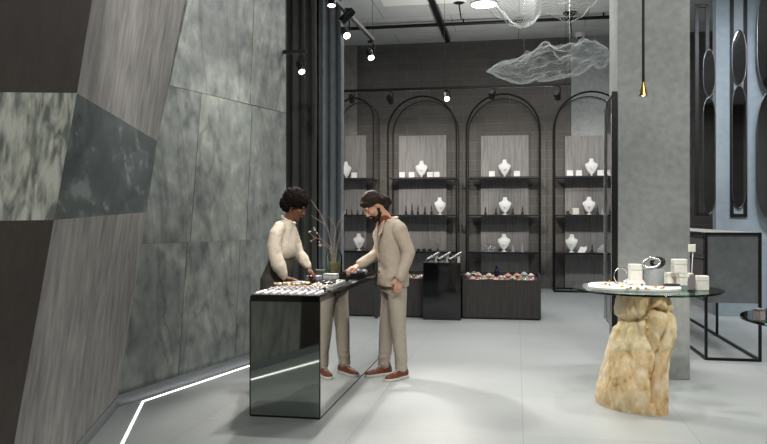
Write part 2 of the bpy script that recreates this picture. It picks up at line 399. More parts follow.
fl = LP(-3.6, 543.7); fl.z = max(fl.z, 0)
far_l = lambda py: LP(-420, py)
PAN('panel_brown', [LP(-420, 88), A2, A1, TL, LP(-420, -420)])
PAN('panel_grey', [A2, R1, R0, RT, TL, A1])
PAN('panel_light', [LP(-420, 226), A3, A2, LP(-420, 88)])
PAN('panel_green', [A3, R2, R1, A2])
PAN('panel_brown', [LP(-420, 226), LQ(6.5, 0), fl, A3])
PAN('panel_grey', [A3, fl, R3, R2])
bl = MB().prism([LQ(-.02, 0) + NL * .001, LQ(9, 0) + NL * .001, LQ(9, 0) + NL * .02, LQ(-.02, 0) + NL * .02], Z * .085)
struct('baseboard_left', bl, 'base_metal', 'pale metal baseboard under the leaning panels')

# light line let into the floor
L0 = FX(143, 401.5); L1 = FX(122, 444); Ld = (L1 - L0).normalized(); L2 = L0 + Ld * 7.5
L3 = L0 + SD * 3.2
n1 = Vector((-Ld.y, Ld.x, 0)) * .008; n2 = SN * .008
mb = MB().prism([L0 - n1, L2 - n1, L2 + n1, L0 + n1], Z * .004); mb.prism([L0 - n2, L3 - n2, L3 + n2, L0 + n2], Z * .004)
led = mb.build('floor_light_strip', 'led'); tag(led, 'thin white light line set in the floor along the stone walls', 'light strip')

# ------------------------------------------------------------------ concrete pillar with a tall mirror on its side
pr = FX(690, 380); pa1 = pr.dot(U); pb0 = pr.dot(V); PW = .661; pa0 = pa1 - PW
gridbox('pillar', pa0, pa1, pb0, pb0 + PW, 0, CEIL, 'concrete', 'square grey concrete pillar behind the stone display table', bev=.006)
t = thing('wall_mirror', 'tall narrow black framed mirror fixed to the side of the concrete pillar', 'mirror', G(pa0 - .028, pb0 + PW / 2, .465), RG)
H_ = 2.3
MB().box((.006, 0, H_ / 2), (.03, PW - .03, H_)).build('backing', 'black', t)
MB().box((-.0115, 0, H_ / 2), (.004, PW - .07, H_ - .03)).build('mirror_glass', 'dim_mirror', t)
MB().box((-.003, -PW / 2 + .006, H_ / 2), (.05, .012, H_)).build('edge_trim', 'black', t)
MB().box((-.022, -PW / 2 + .03, H_ / 2 - .03), (.016, .024, H_ - .06)).build('edge_trim', 'strip', t)
MB().box((-.022, PW / 2 - .02, H_ / 2 - .03), (.016, .03, H_ - .1)).build('edge_trim', 'strip', t)

# ------------------------------------------------------------------ curtains beside the slate wall
def curtain(a0, a1, b, z1, mat, label, waves, amp):
    n = waves * 10; w = a1 - a0
    fr = []; bk = []
    for i in range(n + 1):
        s = i / n; ph = s * waves * 2 * PI
        y = amp * math.sin(ph) + .25 * amp * math.sin(2.3 * ph + 1); x = -w / 2 + w * s + .01 * math.cos(ph)
        fr.append((x, y - .004)); bk.append((x, y + .004))
    rings = []
    poly = fr + bk[::-1]
    for q in range(9):
        z = .015 + (z1 - .015) * q / 8
        rings.append([Vector((x * (1 + .015 * math.sin(q * 1.7)), y * (1.0 + .15 * math.sin(q + x * 9)), z)) for x, y in poly])
    o = MB().rings(rings).build('curtain', mat, None, smooth=50)
    o.location = G((a0 + a1) / 2, b, 0); o.rotation_euler = (0, 0, RG); tag(o, label, 'curtain'); return o
cb = 9.15
curtain(AB(279, cb + .3), AB(316, cb + .3), cb + .3, CEIL, 'curtain_green', 'dark green grey curtain next to the slate wall', 4, .035)
curtain(AB(300, cb + .5), AB(326, cb + .5), cb + .5, CEIL, 'curtain_gap_dark', 'near black sheet standing in for the dark gap between the green and the slate blue curtain', 5, .03)  # sheet whose near black colour paints the darkness of the curtain gap
curtain(AB(318, cb + .25), AB(343, cb + .25), cb + .25, CEIL, 'curtain_blue', 'slate blue grey curtain nearest to the arched shelves', 3, .032)
gridbox('trim_3', AB(270, cb + .4), AB(343, cb + .4), cb + .1, cb + .62, CEIL - .07, CEIL, 'black', 'black curtain rail under the ceiling')

# ================================================================== ARCHED SHELF UNITS
FB, BKB = 15.85, 16.5                     # front and rear frame planes
SH_Z = [ZB(252, 503, FB), ZB(214.5, 503, FB), ZB(176.3, 503, FB)]      # bottom, middle, top shelf
APEX = ZB(94, 503, FB)
def arch_path(w, apex, y):
    r = w / 2; zs = apex - r
    pts = [(-r, y, .012), (-r, y, zs * .5), (-r, y, zs)]
    pts += [(-r * math.cos(PI * i / 20), y, zs + r * math.sin(PI * i / 20)) for i in range(1, 20)]
    pts += [(r, y, zs), (r, y, zs * .5), (r, y, .012)]
    return pts
arches = [(335, 373.5, 357, 'beside the curtain', 345, 366.5), (388, 456.5, 422, 'behind the man', 399, 446.5),
          (466.5, 540, 503, 'above the dark stone tray cabinet', 481, 528.5), (554.5, 628, 591, 'beside the concrete pillar', 565, 612)]
shelf_units = []
for (x0, x1, xm, where, p0, p1) in arches:
    a0, a1 = AB(x0, FB), AB(x1, FB); w = a1 - a0; am = (a0 + a1) / 2
    t = thing('arched_shelf_unit', 'black metal arched shelf unit ' + where, 'shelf unit', G(am, FB, 0), RG, 'arched shelf units on the brick wall')
    D = BKB - FB
    mb = MB().tube(arch_path(w, APEX, 0), .02, 8, square=False); mb.box((0, 0, .02), (w, .04, .04)); mb.build('front_frame', 'black', t, smooth=40)
    mb = MB().tube(arch_path(w, APEX, D), .010, 8); mb.box((0, D, .02), (w, .03, .03)); mb.build('rear_frame', 'black', t, smooth=40)
    for z in SH_Z:
        sh = MB().box((0, D / 2, z - .02), (w - .03, D, .03)).build('shelf', 'shelf', t)
        MB().box((0, .004, z - .021), (w - .03, .02, .036)).build('edge_strip', 'black', sh)
    for sx in (-1, 1):
        MB().box((sx * w / 2, D / 2, .02), (.03, D, .03)).build('side_rail', 'black', t)
    pa, pb = AB(p0, BKB + .05) - am, AB(p1, BKB + .05) - am
    MB().box(((pa + pb) / 2, D + .05, ZB(136, xm, BB) / 2), (pb - pa, .04, ZB(136, xm, BB))).build('back_panel', 'wood_panel', t)
    shelf_units.append((t, am, w, where))
MIDB = FB + .26
def on_shelf(px, lev, b=MIDB): return G(AB(px, b), b, SH_Z[lev] - .005)

# ---- necklace busts
def make_bust(label, chain=True):
    t = thing('necklace_bust', label, 'necklace display')
    MB().lathe([(.0, 0), (.058, 0), (.058, .012), (.018, .02), (.014, .05), (.014, .075)], n=16).build('base', 'bust', t, smooth=40)
    secs = [(.05, .03, .018, 0), (.08, .064, .026, 0), (.13, .092, .034, -.004), (.18, .116, .04, -.008), (.225, .132, .044, -.004), (.252, .131, .044, .002), (.272, .112, .04, .008), (.288, .078, .036, .012), (.304, .054, .034, .014), (.335, .045, .033, .018), (.366, .042, .032, .021), (.374, .03, .02, .022)]
    mb = MB(); mb.loft([((0, y, z), hx, hy) for z, hx, hy, y in secs], 24, 2.3)
    mb.build('torso', 'bust', t, smooth=60)
    if chain:
        pts = []
        for i in range(25):
            s = -1 + i / 12.0
            pts.append((.078 * s, -.046 + .022 * s * s - .002, .155 + .125 * s * s))
        mb = MB().tube(pts, .0035, 6); mb.ball((0, -.05, .145), (.011, .008, .014), 8, 6); mb.build('necklace', 'silver', t, smooth=True)
    return t
LN = ['bottom', 'middle', 'top']; WH = [a[3] for a in arches]
SHORT = ['of the arch beside the curtain', 'of the arch behind the man', 'of the arch above the stone cabinet', 'of the arch beside the concrete pillar']
bust0 = None
bust_spots = [(0, 0, 359, 35), (1, 2, 421.5, 0), (1, 1, 440, 30), (2, 2, 504.5, 0), (2, 1, 505, 0), (2, 0, 504, 0), (3, 2, 591.5, 0), (3, 1, 589, 0), (3, 0, 571.5, -20)]
for (c, l, px, yaw) in bust_spots:
    lab = 'white necklace bust on the %s shelf %s' % (LN[l], SHORT[c])
    if bust0 is None:
        bust0 = make_bust(lab); r = bust0; r.location = on_shelf(px, l); r.rotation_euler = (0, 0, RG + math.radians(yaw)); r['group'] = 'necklace busts on the arched shelves'
    else: r = dup(bust0, on_shelf(px, l), RG + math.radians(yaw), lab, 'necklace busts on the arched shelves')
half = make_bust('white necklace bust half hidden by the curtain edge on the top shelf', False); half.location = on_shelf(346.5, 2); half.rotation_euler = (0, 0, RG + .9); half['group'] = 'necklace busts on the arched shelves'

# ---- small white jewellery boxes
def make_box(label, mat='white', s=(.125, .1, .125), name='jewellery_box'):
    t = thing(name, label, 'jewellery box')
    MB().box((0, 0, s[2] * .36), (s[0], s[1], s[2] * .72)).build('box_base', mat, t, bev=.004)
    MB().box((0, 0, s[2] * .86), (s[0] * 1.004, s[1] * 1.004, s[2] * .28 - .002)).build('lid', mat, t, bev=.004)
    return t
SB = FB + .2
box_spots = [(0, 2, 354.5, 'white jewellery box on the top shelf of the arch beside the curtain'),
    (1, 2, 402.5, 'outermost left white box on the top shelf of the arch behind the man'),
    (1, 2, 412, 'white box just left of the bust on the top shelf behind the man'),
    (1, 2, 430, 'white box just right of the bust on the top shelf behind the man'),
    (1, 2, 437, 'outermost right white box on the top shelf of the arch behind the man'),
    (2, 2, 492, 'white box left of the bust on the top shelf above the stone cabinet'),
    (2, 2, 517, 'white box right of the bust on the top shelf above the stone cabinet'),
    (3, 2, 570, 'outermost left white box on the top shelf beside the concrete pillar'),
    (3, 2, 578.8, 'white box next to the bust, on its left, top shelf beside the pillar'),
    (3, 2, 600.5, 'white box right of the bust on the top shelf beside the pillar')]
b0 = None
for (c, l, px, lab) in box_spots:
    if b0 is None: b0 = make_box(lab); r = b0; r['group'] = 'white boxes on the top shelves'; r.location = on_shelf(px, l, SB); r.rotation_euler = (0, 0, RG)
    else: r = dup(b0, on_shelf(px, l, SB), RG + random.uniform(-.1, .1), lab, 'white boxes on the top shelves')

# ---- dark ring cones and little bottles
def make_cone(label, mat='charcoal', h=.19, r=.038, ring='gold', name='ring_cone', cat='ring stand'):
    t = thing(name, label, cat)
    MB().lathe([(0, 0), (r, 0), (r, .008), (r * .75, .016), (r * .15, h), (0, h + .002)], n=14).build('cone', mat, t, smooth=40)
    zz = h * .45; rr = r * .46
    MB().tube([(rr * math.cos(2 * PI * i / 16), rr * math.sin(2 * PI * i / 16), zz) for i in range(16)], .004, 6, closed=True).build('ring', ring, t, smooth=True)
    return t
cone_spots = [(2, 1, 485.5, 'outermost left dark ring cone on the middle shelf above the stone cabinet'), (2, 1, 496, 'dark ring cone next to the bust, on its left, middle shelf above the stone cabinet'),
    (2, 1, 513, 'dark ring cone next to the bust, on its right, middle shelf above the stone cabinet'), (2, 1, 522.5, 'outermost right dark ring cone on the middle shelf above the stone cabinet'),
    (1, 1, 406, 'dark ring cone nearest the man on the middle shelf behind his head'), (1, 1, 412, 'second dark ring cone from the man on the middle shelf behind him'), (1, 1, 418, 'third dark ring cone from the man on the middle shelf behind him'), (1, 1, 425, 'fourth dark ring cone from the man on the middle shelf behind him'), (1, 1, 431.5, 'dark ring cone beside the turned bust on the shelf behind the man'),
    (0, 1, 346.5, 'dark ring cone closest to the curtain on the middle shelf'), (0, 1, 352, 'second dark ring cone from the curtain on the middle shelf'), (0, 1, 357.5, 'third dark ring cone from the curtain on the middle shelf'), (0, 1, 363, 'fourth dark ring cone from the curtain on the middle shelf'),
    (3, 0, 592, 'small dark ring cone on the bottom shelf beside the concrete pillar'), (3, 1, 597.5, 'dark ring cone right of the bust on the middle shelf beside the pillar')]
c0 = None
for i, (c, l, px, lab) in enumerate(cone_spots):
    sc = (1, 1, random.uniform(.8, 1.1))
    if c == 1 and px < 420: sc = (1, 1, 1.35 if px == 412 else 1.1)
    if c == 0: sc = (.8, .8, random.uniform(.6, .8))
    if c0 is None: c0 = make_cone(lab); r = c0; r['group'] = 'dark ring cones on the arched shelves'; r.location = on_shelf(px, l, SB + .02); r.scale = sc
    else: r = dup(c0, on_shelf(px, l, SB + .02), RG, lab, 'dark ring cones on the arched shelves', scale=sc)
cl = make_cone('clear grey ring cone close to the bust on the bottom shelf above the stone cabinet', 'grey_box', .16, .04); cl.location = on_shelf(513, 0, SB); cl['group'] = 'grey ring cones'
dup(cl, on_shelf(522.5, 0, SB), RG, 'clear grey ring cone at the right end of the bottom shelf above the stone cabinet', 'grey ring cones', scale=(1.05, 1.05, 1.1))
dup(cl, on_shelf(602.5, 1, SB), RG, 'grey ring cone closest to the pillar on the middle shelf', 'grey ring cones', scale=(1.1, 1.1, .85))
# swirl stand (grey green) on the bottom shelf of the third arch
t = thing('bangle_stand', 'grey green swirl of bangles left of the bust, bottom shelf above the stone cabinet', 'bangle stand', on_shelf(490, 0, SB), RG)
MB().box((0, 0, .008), (.2, .1, .016)).build('base', 'grey_box', t, bev=.003)
for k, (x, r, tilt) in enumerate([(-.045, .075, .5), (.02, .062, -.4), (.05, .07, .7)]):
    R_ = Matrix.Rotation(tilt, 3, 'Z') @ Matrix.Rotation(PI / 2 - .3, 3, 'X')
    MB().tube([Vector((x, 0, .02 + r * .95)) + R_ @ Vector((r * math.cos(2 * PI * i / 28), r * math.sin(2 * PI * i / 28), 0)) for i in range(28)], .007, 6, closed=True).build('bangle', 'silver', t, smooth=True)
# curved wire stand and low dark trinkets on the second arch
t = thing('earring_stand', 'slender curved wire earring stand on the bottom shelf behind the man', 'earring stand', on_shelf(437, 0, SB), RG)
MB().lathe([(0, 0), (.05, 0), (.05, .012), (0, .016)], n=14).build('base', 'black', t, smooth=40)
MB().tube([(.02, 0, .01), (.0, 0, .12), (-.03, 0, .22), (-.09, 0, .31)], .006, 6).build('wire', 'steel', t, smooth=True)
MB().tube([(.02, 0, .01), (.05, 0, .1), (.03, 0, .2), (-.03, 0, .24)], .005, 6).build('wire', 'steel', t, smooth=True)
for k, px in enumerate((418.5, 424, 430)):
    o = MB().ball((0, 0, .028), (.045, .03, .03), 12, 8, disp=lambda d: .15 * noise.noise(d * 3 + Vector((k, 0, 0)))).build('pendant_stone', 'charcoal', None, smooth=True)
    o.location = on_shelf(px, 0, SB); tag(o, ['dark pendant stone nearest the man on the bottom shelf behind him', 'middle one of three dark pendant stones on the bottom shelf behind the man', 'dark pendant stone next to the curved wire stand'][k], 'pendant', 'dark pendant stones on the bottom shelf')
# fourth arch, middle and bottom shelves
t = thing('jewellery_box', 'small dark box with a gold clasp on the middle shelf beside the pillar', 'jewellery box', on_shelf(568.5, 1, SB), RG)
MB().box((0, 0, .04), (.09, .08, .08)).build('box_base', 'charcoal', t, bev=.004); MB().box((.03, -.043, .05), (.03, .008, .05)).build('clasp', 'gold', t, bev=.002)
o = make_box('white box standing turned beside a dark one on the middle shelf', 'cream', (.13, .06, .14)); o.location = on_shelf(575.5, 1, SB); o.rotation_euler = (0, 0, RG + .35)
mb = MB()
for k in range(3):
    a = k * 2.1; mb.prism([(-.09, -.03 + .03 * k, .0), (.05, -.05 + .03 * k, .0), (.1, 0, .07 + .03 * k), (-.02, .03, .12 - .02 * k)], (0, .012, .006))
o = mb.build('jewellery_card', 'white', None); o.location = on_shelf(582, 0, SB); o.rotation_euler = (0, 0, RG); tag(o, 'folded white jewellery card on the bottom shelf beside the pillar', 'card')
t = thing('jewellery_pouch', 'pale pouch leaning on the bottom shelf right by the pillar mirror', 'pouch', on_shelf(602, 0, SB), RG)
MB().loft([((0, 0, .0), .1, .045), ((0, 0, .05), .11, .05), ((.02, .0, .12), .075, .035), ((.035, 0, .17), .03, .015)], 16).build('bag', 'grey_box', t, smooth=50)
MB().tube([(.032 + .03 * math.cos(2 * PI * i / 14), .015 * math.sin(2 * PI * i / 14), .15) for i in range(14)], .006, 6, closed=True).build('drawstring', 'white', t, smooth=True)

# ================================================================== LOW CABINETS WITH STONE BRACELETS
CBF = 11.46
def cabinet(x0, x1, label):
    a0, a1 = AB(x0, CBF), AB(x1, CBF); w = a1 - a0; D = 1.05; H = .60
    t = thing('display_cabinet', label, 'cabinet', G((a0 + a1) / 2, CBF, 0), RG, 'low dark wood cabinets')
    MB().box((0, D / 2, (H - .03) / 2 + .015), (w, D, H - .045)).build('body', 'dark_wood', t, bev=.003)
    MB().box((0, D / 2, .0075), (w - .04, D - .04, .015)).build('plinth', 'black', t)
    mb = MB(); rim = .075
    for sx in (-1, 1): mb.box((sx * (w / 2 - .01), D / 2, H - .03 + rim / 2), (.02, D, rim))
    mb.box((0, D - .01, H - .03 + rim / 2), (w, .02, rim)); mb.box((0, .01, H - .015), (w, .02, .03))
    mb.build('tray_rim', 'dark_wood', t)
    return t, (a0, a1), D, H - .03
cabR, sR, DR, HR = cabinet(462.5, 541, 'dark wood cabinet with an open tray of coloured stones under the third arch')
cabL, sL, DL, HL = cabinet(344, 424, 'dark wood cabinet with an open stone tray half hidden behind the man')
palette = [('white', srgb(226, 224, 220)), ('pink', srgb(214, 160, 150)), ('coral', srgb(206, 120, 92)), ('pale blue', srgb(168, 190, 204)), ('grey', srgb(120, 122, 126)), ('black', srgb(30, 30, 32)), ('cream', srgb(222, 206, 178)), ('green', srgb(122, 140, 118))]
for nm, c in palette: M['bead_' + nm] = pm('bead_' + nm.replace(' ', '_'), c, .3, 0, .15, 60)
protos = {}
def bracelet_proto(nm, label, r):
    t = thing('bead_bracelet', label, 'bracelet')
    mb = MB(); n = 14
    for i in range(n):
        a = 2 * PI * i / n; mb.ball((r * math.cos(a), r * math.sin(a), .014 + .004 * math.sin(3 * a)), .0145, 8, 6)
    mb.build('beads', 'bead_' + nm, t, smooth=True)
    MB().ball((r * 1.02, 0, .016), (.02, .02, .016), 8, 6).build('charm', 'gold' if nm in ('black', 'white', 'green') else 'silver', t, smooth=True)
    return t
def fill(side, span, D, H, cols, rows, where):
    k = 0
    for i in range(cols):
        for j in range(rows):
            nm = random.choice(palette)[0]
            a = span[0] + .09 + (span[1] - span[0] - .18) * (i + .5) / cols + random.uniform(-.008, .008)
            b = CBF + .1 + (D - .2) * (j + .5) / rows + random.uniform(-.02, .02)
            lab = '%s bead bracelet in the open tray of the dark cabinet %s' % (nm, where)
            grp = '%s bead bracelets in the cabinet %s' % (nm, where)
            key = nm
            loc = G(a, b, H + .001)
            if key not in protos:
                protos[key] = bracelet_proto(nm, lab, .034); r = protos[key]; r.location = loc; r['group'] = grp; r.rotation_euler = (0, 0, random.uniform(0, 6))
            else: dup(protos[key], loc, random.uniform(0, 6), lab, grp)
fill('right', sR, DR, HR, 11, 6, 'under the third arch')
fill('left', sL, DL, HL, 10, 4, 'behind the man')
# upright bracelets on little stands so that the tray reads full
def stand(nm, px, b, label, h):
    t = thing('bracelet_cushion', label, 'bracelet cushion', G(AB(px, b), b, HR + .037), RG, 'upright bracelet cushions in the stone tray')
    MB().ball((0, 0, h * .5), (.04, .03, h * .5), 12, 8).build('cushion', 'bead_' + nm, t, smooth=True)
    mb = MB()
    for i in range(14):
        a = 2 * PI * i / 14; mb.ball((.042 * math.cos(a), .033 * math.sin(a), h * .55), .011, 7, 5)
    mb.build('bracelet', 'bead_white' if nm != 'white' else 'bead_pink', t, smooth=True)
for k, (nm, px, bo) in enumerate([('white', 468, .2), ('pink', 478, .3), ('coral', 517, .3), ('cream', 489, .15), ('white', 531, .2), ('coral', 508, .22), ('grey', 474, .5), ('pale blue', 524, .5)]):
    stand(nm, px, CBF + bo, ['white cushion at the black plinth end of the stone tray', 'pink cushion standing taller near the plinth end of the stone tray', 'coral cushion standing taller near the right end of the stone tray', 'cream cushion left of the dark blue bottle in the stone tray', 'white cushion at the right end of the stone tray', 'coral cushion just right of the dark blue bottle', 'grey cushion behind the pink one in the stone tray', 'pale blue cushion behind the coral ones in the stone tray'][k], .085)
t = thing('bottle', 'small dark blue bottle standing in the stone tray', 'bottle', G(AB(496.5, CBF + .55), CBF + .55, HR + .037), RG)
MB().lathe([(0, 0), (.034, 0), (.036, .01), (.036, .09), (.014, .115), (.014, .135), (0, .136)], n=16).build('flask', pm('cobalt_glass', srgb(28, 36, 84), .1, 0, 0), t, smooth=40)
MB().lathe([(0, .135), (.017, .135), (.017, .165), (0, .166)], n=12).build('cap', 'black', t, smooth=40)
# black glass plinth
pbx = 11.25; a0, a1 = AB(424, CBF) + .012, AB(462.5, CBF) - .012
t = thing('display_plinth', 'glossy black glass plinth between the two dark wood cabinets', 'plinth', G((a0 + a1) / 2, pbx + .3, 0), RG)
MB().box((0, 0, .43), (a1 - a0, .6, .84)).build('body', 'black_glass', t, bev=.004)
MB().box((0, 0, .005), (a1 - a0 - .04, .56, .01)).build('foot', 'black', t)
MB().box((0, 0, .857), (a1 - a0 + .004, .604, .012)).build('top', 'black_glass', t, bev=.002)
for k in range(3):
    c = G((a0 + a1) / 2 - .17 + .17 * k, pbx + .28, .863)
    t = thing('bracelet_roll', ['left', 'middle', 'right'][k] + ' one of three silver tubes leaning on the black glass plinth', 'bracelet holder', c, RG, 'silver tubes on the black plinth')
    MB().tube([(-.075, -.1, .03), (.085, .1, .125)], .028, 14).build('tube', 'silver', t, smooth=40)
    MB().box((.055, .07, .04), (.04, .05, .08)).build('stand', 'white', t)
    MB().tube([Vector((.005, 0, .0775)) + Vector((0, .031 * math.cos(2 * PI * i / 16) * .85, .031 * math.sin(2 * PI * i / 16))) for i in range(16)], .006, 6, closed=True).build('ring', 'charcoal', t, smooth=True)
# ================================================================== MIRRORED COUNTER
FR = FX(320, 419.7); ca, cbb = FR.dot(U), FR.dot(V); CW, CL, CT = .561, 2.43, .94
def GC(x, y, z=CT): return G(ca + x, cbb + y, z)          # x <= 0 across the counter, y along it
t = thing('display_counter', 'long mirrored display counter between the woman and the man', 'counter', GC(0, 0, 0), RG)
MB().box((-CW / 2, CL / 2, .45), (CW - .03, CL - .03, .88)).build('body', 'black', t)
MB().box((-CW / 2, .006, .455), (CW - .004, .012, .88)).build('front_panel', 'dark_glass', t)
MB().box((-.006, CL / 2, .455), (.012, CL - .004, .88)).build('side_panel', 'mirror', t)
MB().box((-CW + .006, CL / 2, .455), (.012, CL - .004, .88)).build('side_panel', 'dark_glass', t)
MB().box((-CW / 2, CL - .006, .455), (CW - .004, .012, .88)).build('rear_panel', 'dark_glass', t)
MB().box((-CW / 2, CL / 2, .0075), (CW - .004, CL - .004, .015)).build('plinth', 'black', t)
for x, y in ((-.001, .001), (-CW + .001, .001)): MB().box((x, y, .46), (.008, .008, .9)).build('corner_trim', 'black_satin', t)
MB().box((-CW / 2, CL / 2, .9175), (CW, CL, .045)).build('top', 'black_glass', t, bev=.002)
def on_counter(px, py): return FX(px, py, CT)
def lc(p): return (p.dot(U) - ca, p.dot(V) - cbb)
# white display pads with soft rolls
def rollpad(name, label, y0, y1, x0, x1, n, mat, rmat, bangle):
    t = thing(name, label, 'jewellery pad', GC((x0 + x1) / 2, y0, CT), RG, 'roll pads on the mirrored counter'); w = x1 - x0; d = y1 - y0
    MB().box((0, d / 2, .005), (w, d, .01)).build('base', rmat, t, bev=.002)
    st = w / n
    for k in range(n):
        x = -w / 2 + st * (k + .5)
        MB().tube([(x, .004, .013), (x, d * .5, .014), (x, d - .004, .013)], st * .46 if st * .46 < .013 else .013, 12).build('roll', mat, t, smooth=40)
    for k in range(n):
        x = -w / 2 + st * (k + .5); y = d * (.12 if bangle == 'charcoal' else .5)
        if bangle: MB().tube([(x + .0165 * math.cos(2 * PI * i / 14), y, .0145 + .0165 * math.sin(2 * PI * i / 14)) for i in range(14)], .005, 6, closed=True).build('ring', bangle, t, smooth=True)
rollpad('roll_pad', 'white scalloped roll pad at the near end of the mirrored counter', -.004, .25, -.55, -.01, 8, 'white', 'charcoal', None)
rollpad('roll_pad', 'lilac velvet roll pad behind the white scalloped one', .29, .46, -.54, -.09, 9, 'lilac', 'lilac', 'silver')
rollpad('roll_pad', 'lilac ring pad under the gold trinkets on the counter', .49, .66, -.54, -.1, 10, 'lilac', 'white', 'gold')
for k, (px, py) in enumerate([(278, 288.5), (287, 287.8), (296.5, 288.5), (306, 287.6)]):
    p = on_counter(px, py); t = thing('gold_brooch', ['gold brooch closest to the woman in the row on the counter', 'second gold brooch from the woman on the counter', 'third gold brooch from the woman on the counter', 'gold brooch next to the black chain on the counter'][k], 'brooch', p + Z * .03, RG + k, 'gold brooches in a row on the counter')
    MB().lathe([(0, 0), (.03, 0), (.034, .006), (.02, .02), (0, .024)], n=14).build('disc', 'gold', t, smooth=40)
    mb = MB()
    for q in range(6): mb.ball((.026 * math.cos(q * 1.047), .026 * math.sin(q * 1.047), .012), (.013, .013, .009), 8, 6)
    mb.build('petals', 'cream', t, smooth=True)
def chain(label, p, r, mat, n=22, sq=.6, h=.0, group=None):
    mb = MB()
    for i in range(n):
        a = 2 * PI * i / n; rr = r * (1 + .18 * math.sin(3 * a + r * 50)); mb.ball((rr * math.cos(a), rr * sq * math.sin(a), .011), (.012, .012, .010), 8, 6)
    o = mb.build('bead_necklace', mat, None, smooth=True); o.location = p + Z * h; o.rotation_euler = (0, 0, RG); tag(o, label, 'necklace', group); return o
chain('black bead necklace lying on the counter beside the gold brooches', on_counter(317.5, 290), .062, 'charcoal', h=.002)
def gbox(px, py, label, mat, s, rz=0.0, stripe=None):
    t = thing('jewellery_case', label, 'jewellery case', on_counter(px, py) + Z * .001, RG + rz)
    MB().box((0, 0, s[2] * .3), (s[0], s[1], s[2] * .6)).build('base', mat, t, bev=.004)
    MB().box((0, 0, s[2] * .8), (s[0] * .98, s[1] * .98, s[2] * .4 - .003)).build('lid', stripe or mat, t, bev=.005)
gbox(298.5, 284.5, 'grey marbled jewellery case under the woman\'s right hand', 'grey_box', (.12, .1, .03), .1)
gbox(314, 280.2, 'grey marbled jewellery case in front of the woman\'s left hand', 'grey_box', (.13, .12, .045), -.1, 'lilac')
gbox(320.5, 276.3, 'dark green jewellery case left of the glass vase', pm('moss_card', srgb(92, 98, 88), .6, 0, .15, 40), (.1, .1, .07), .2)
gbox(331, 278.6, 'pale grey jewellery case in front of the glass vase', pm('pale_card', srgb(190, 192, 194), .6, 0, .12, 60), (.14, .1, .05), 0)
# white tray with dark pieces
p = on_counter(329, 284.5); t = thing('jewellery_tray', 'white tray of dark pendants in the middle of the counter', 'tray', p + Z * .001, RG)
mb = MB().box((0, 0, .005), (.19, .5, .01))
for sx in (-1, 1): mb.box((sx * .092, 0, .011), (.007, .5, .02)); mb.box((0, sx * .247, .011), (.19, .007, .02))
mb.build('tray', 'white', t)
for k in range(9):
    x = -.055 + .055 * (k % 3); y = -.17 + .16 * (k // 3)
    o = MB().ball((0, 0, .012), (.02, .03, .012), 10, 6).build('pendant', 'charcoal' if k % 4 else 'silver', None, smooth=True)
    o.location = p + U * x + V * y + Z * .012; o.rotation_euler = (0, 0, k * .7)
    tag(o, ('silver' if k % 4 == 0 else 'dark') + ' oval pendant lying in the white tray on the counter', 'pendant', ('silver' if k % 4 == 0 else 'dark') + ' pendants in the white tray')
# card and stone tray by the man's hand
o = MB().box((0, 0, .004), (.10, .16, .008)).build('jewellery_card', 'white', None, bev=.002); o.location = on_counter(351.5, 275.6); o.rotation_euler = (0, 0, RG); tag(o, 'white card lying on the counter under the man\'s hand', 'card')
t = thing('jewellery_tray', 'grey tray of rough stones at the far end of the counter', 'tray', GC(-.17, 2.12, CT + .001), RG)
mb = MB().box((0, 0, .006), (.26, .42, .012))
for sx in (-1, 1): mb.box((sx * .127, 0, .014), (.008, .42, .028)); mb.box((0, sx * .207, .014), (.26, .008, .028))
mb.build('tray', 'black_satin', t)
for k in range(10):
    x = -.08 + .08 * (k % 3) + random.uniform(-.01, .01); y = -.16 + .1 * (k // 3); sd = Vector((k * 3.1, 1, 2))
    o = MB().ball((0, 0, .026), (.036, .04, .026), 10, 8, disp=lambda d: .25 * noise.noise(d * 2.2 + sd)).build('rough_stone', 'grey_box' if k % 2 else 'charcoal', None, smooth=30)
    o.location = GC(-.17 + x, 2.12 + y, CT + .014); tag(o, ('grey' if k % 2 else 'charcoal') + ' rough stone in the tray at the far end of the counter', 'stone', ('grey' if k % 2 else 'charcoal') + ' rough stones in the counter tray')
# glass vase with dry branches
vp = on_counter(334, 273.8); vx = thing('glass_vase', 'ribbed clear glass vase of water on the counter', 'vase', vp, 0)
mb = MB(); prof = [(0, 0), (.082, 0), (.088, .01), (.088, .19), (.08, .215), (.06, .235), (.06, .262), (.055, .262), (.055, .235), (.075, .212), (.083, .188), (.083, .014), (0, .012)]
rings = []
for r, z in prof: rings.append([Vector((r * (1 + (.012 * math.cos(14 * 2 * PI * k / 84) if r > .07 else 0)) * math.cos(2 * PI * k / 84), r * (1 + (.012 * math.cos(14 * 2 * PI * k / 84) if r > .07 else 0)) * math.sin(2 * PI * k / 84), z)) for k in range(84)])
mb.rings(rings).build('glass_body', 'glass', vx, smooth=50)
MB().lathe([(0, .0125), (.082, .0145), (.082, .125), (0, .125)], n=40).build('water', 'water', vx, smooth=50)
YV = vp.y
def BP(px, py, dy=0.0): return PX(px, py, YV + dy) - vp
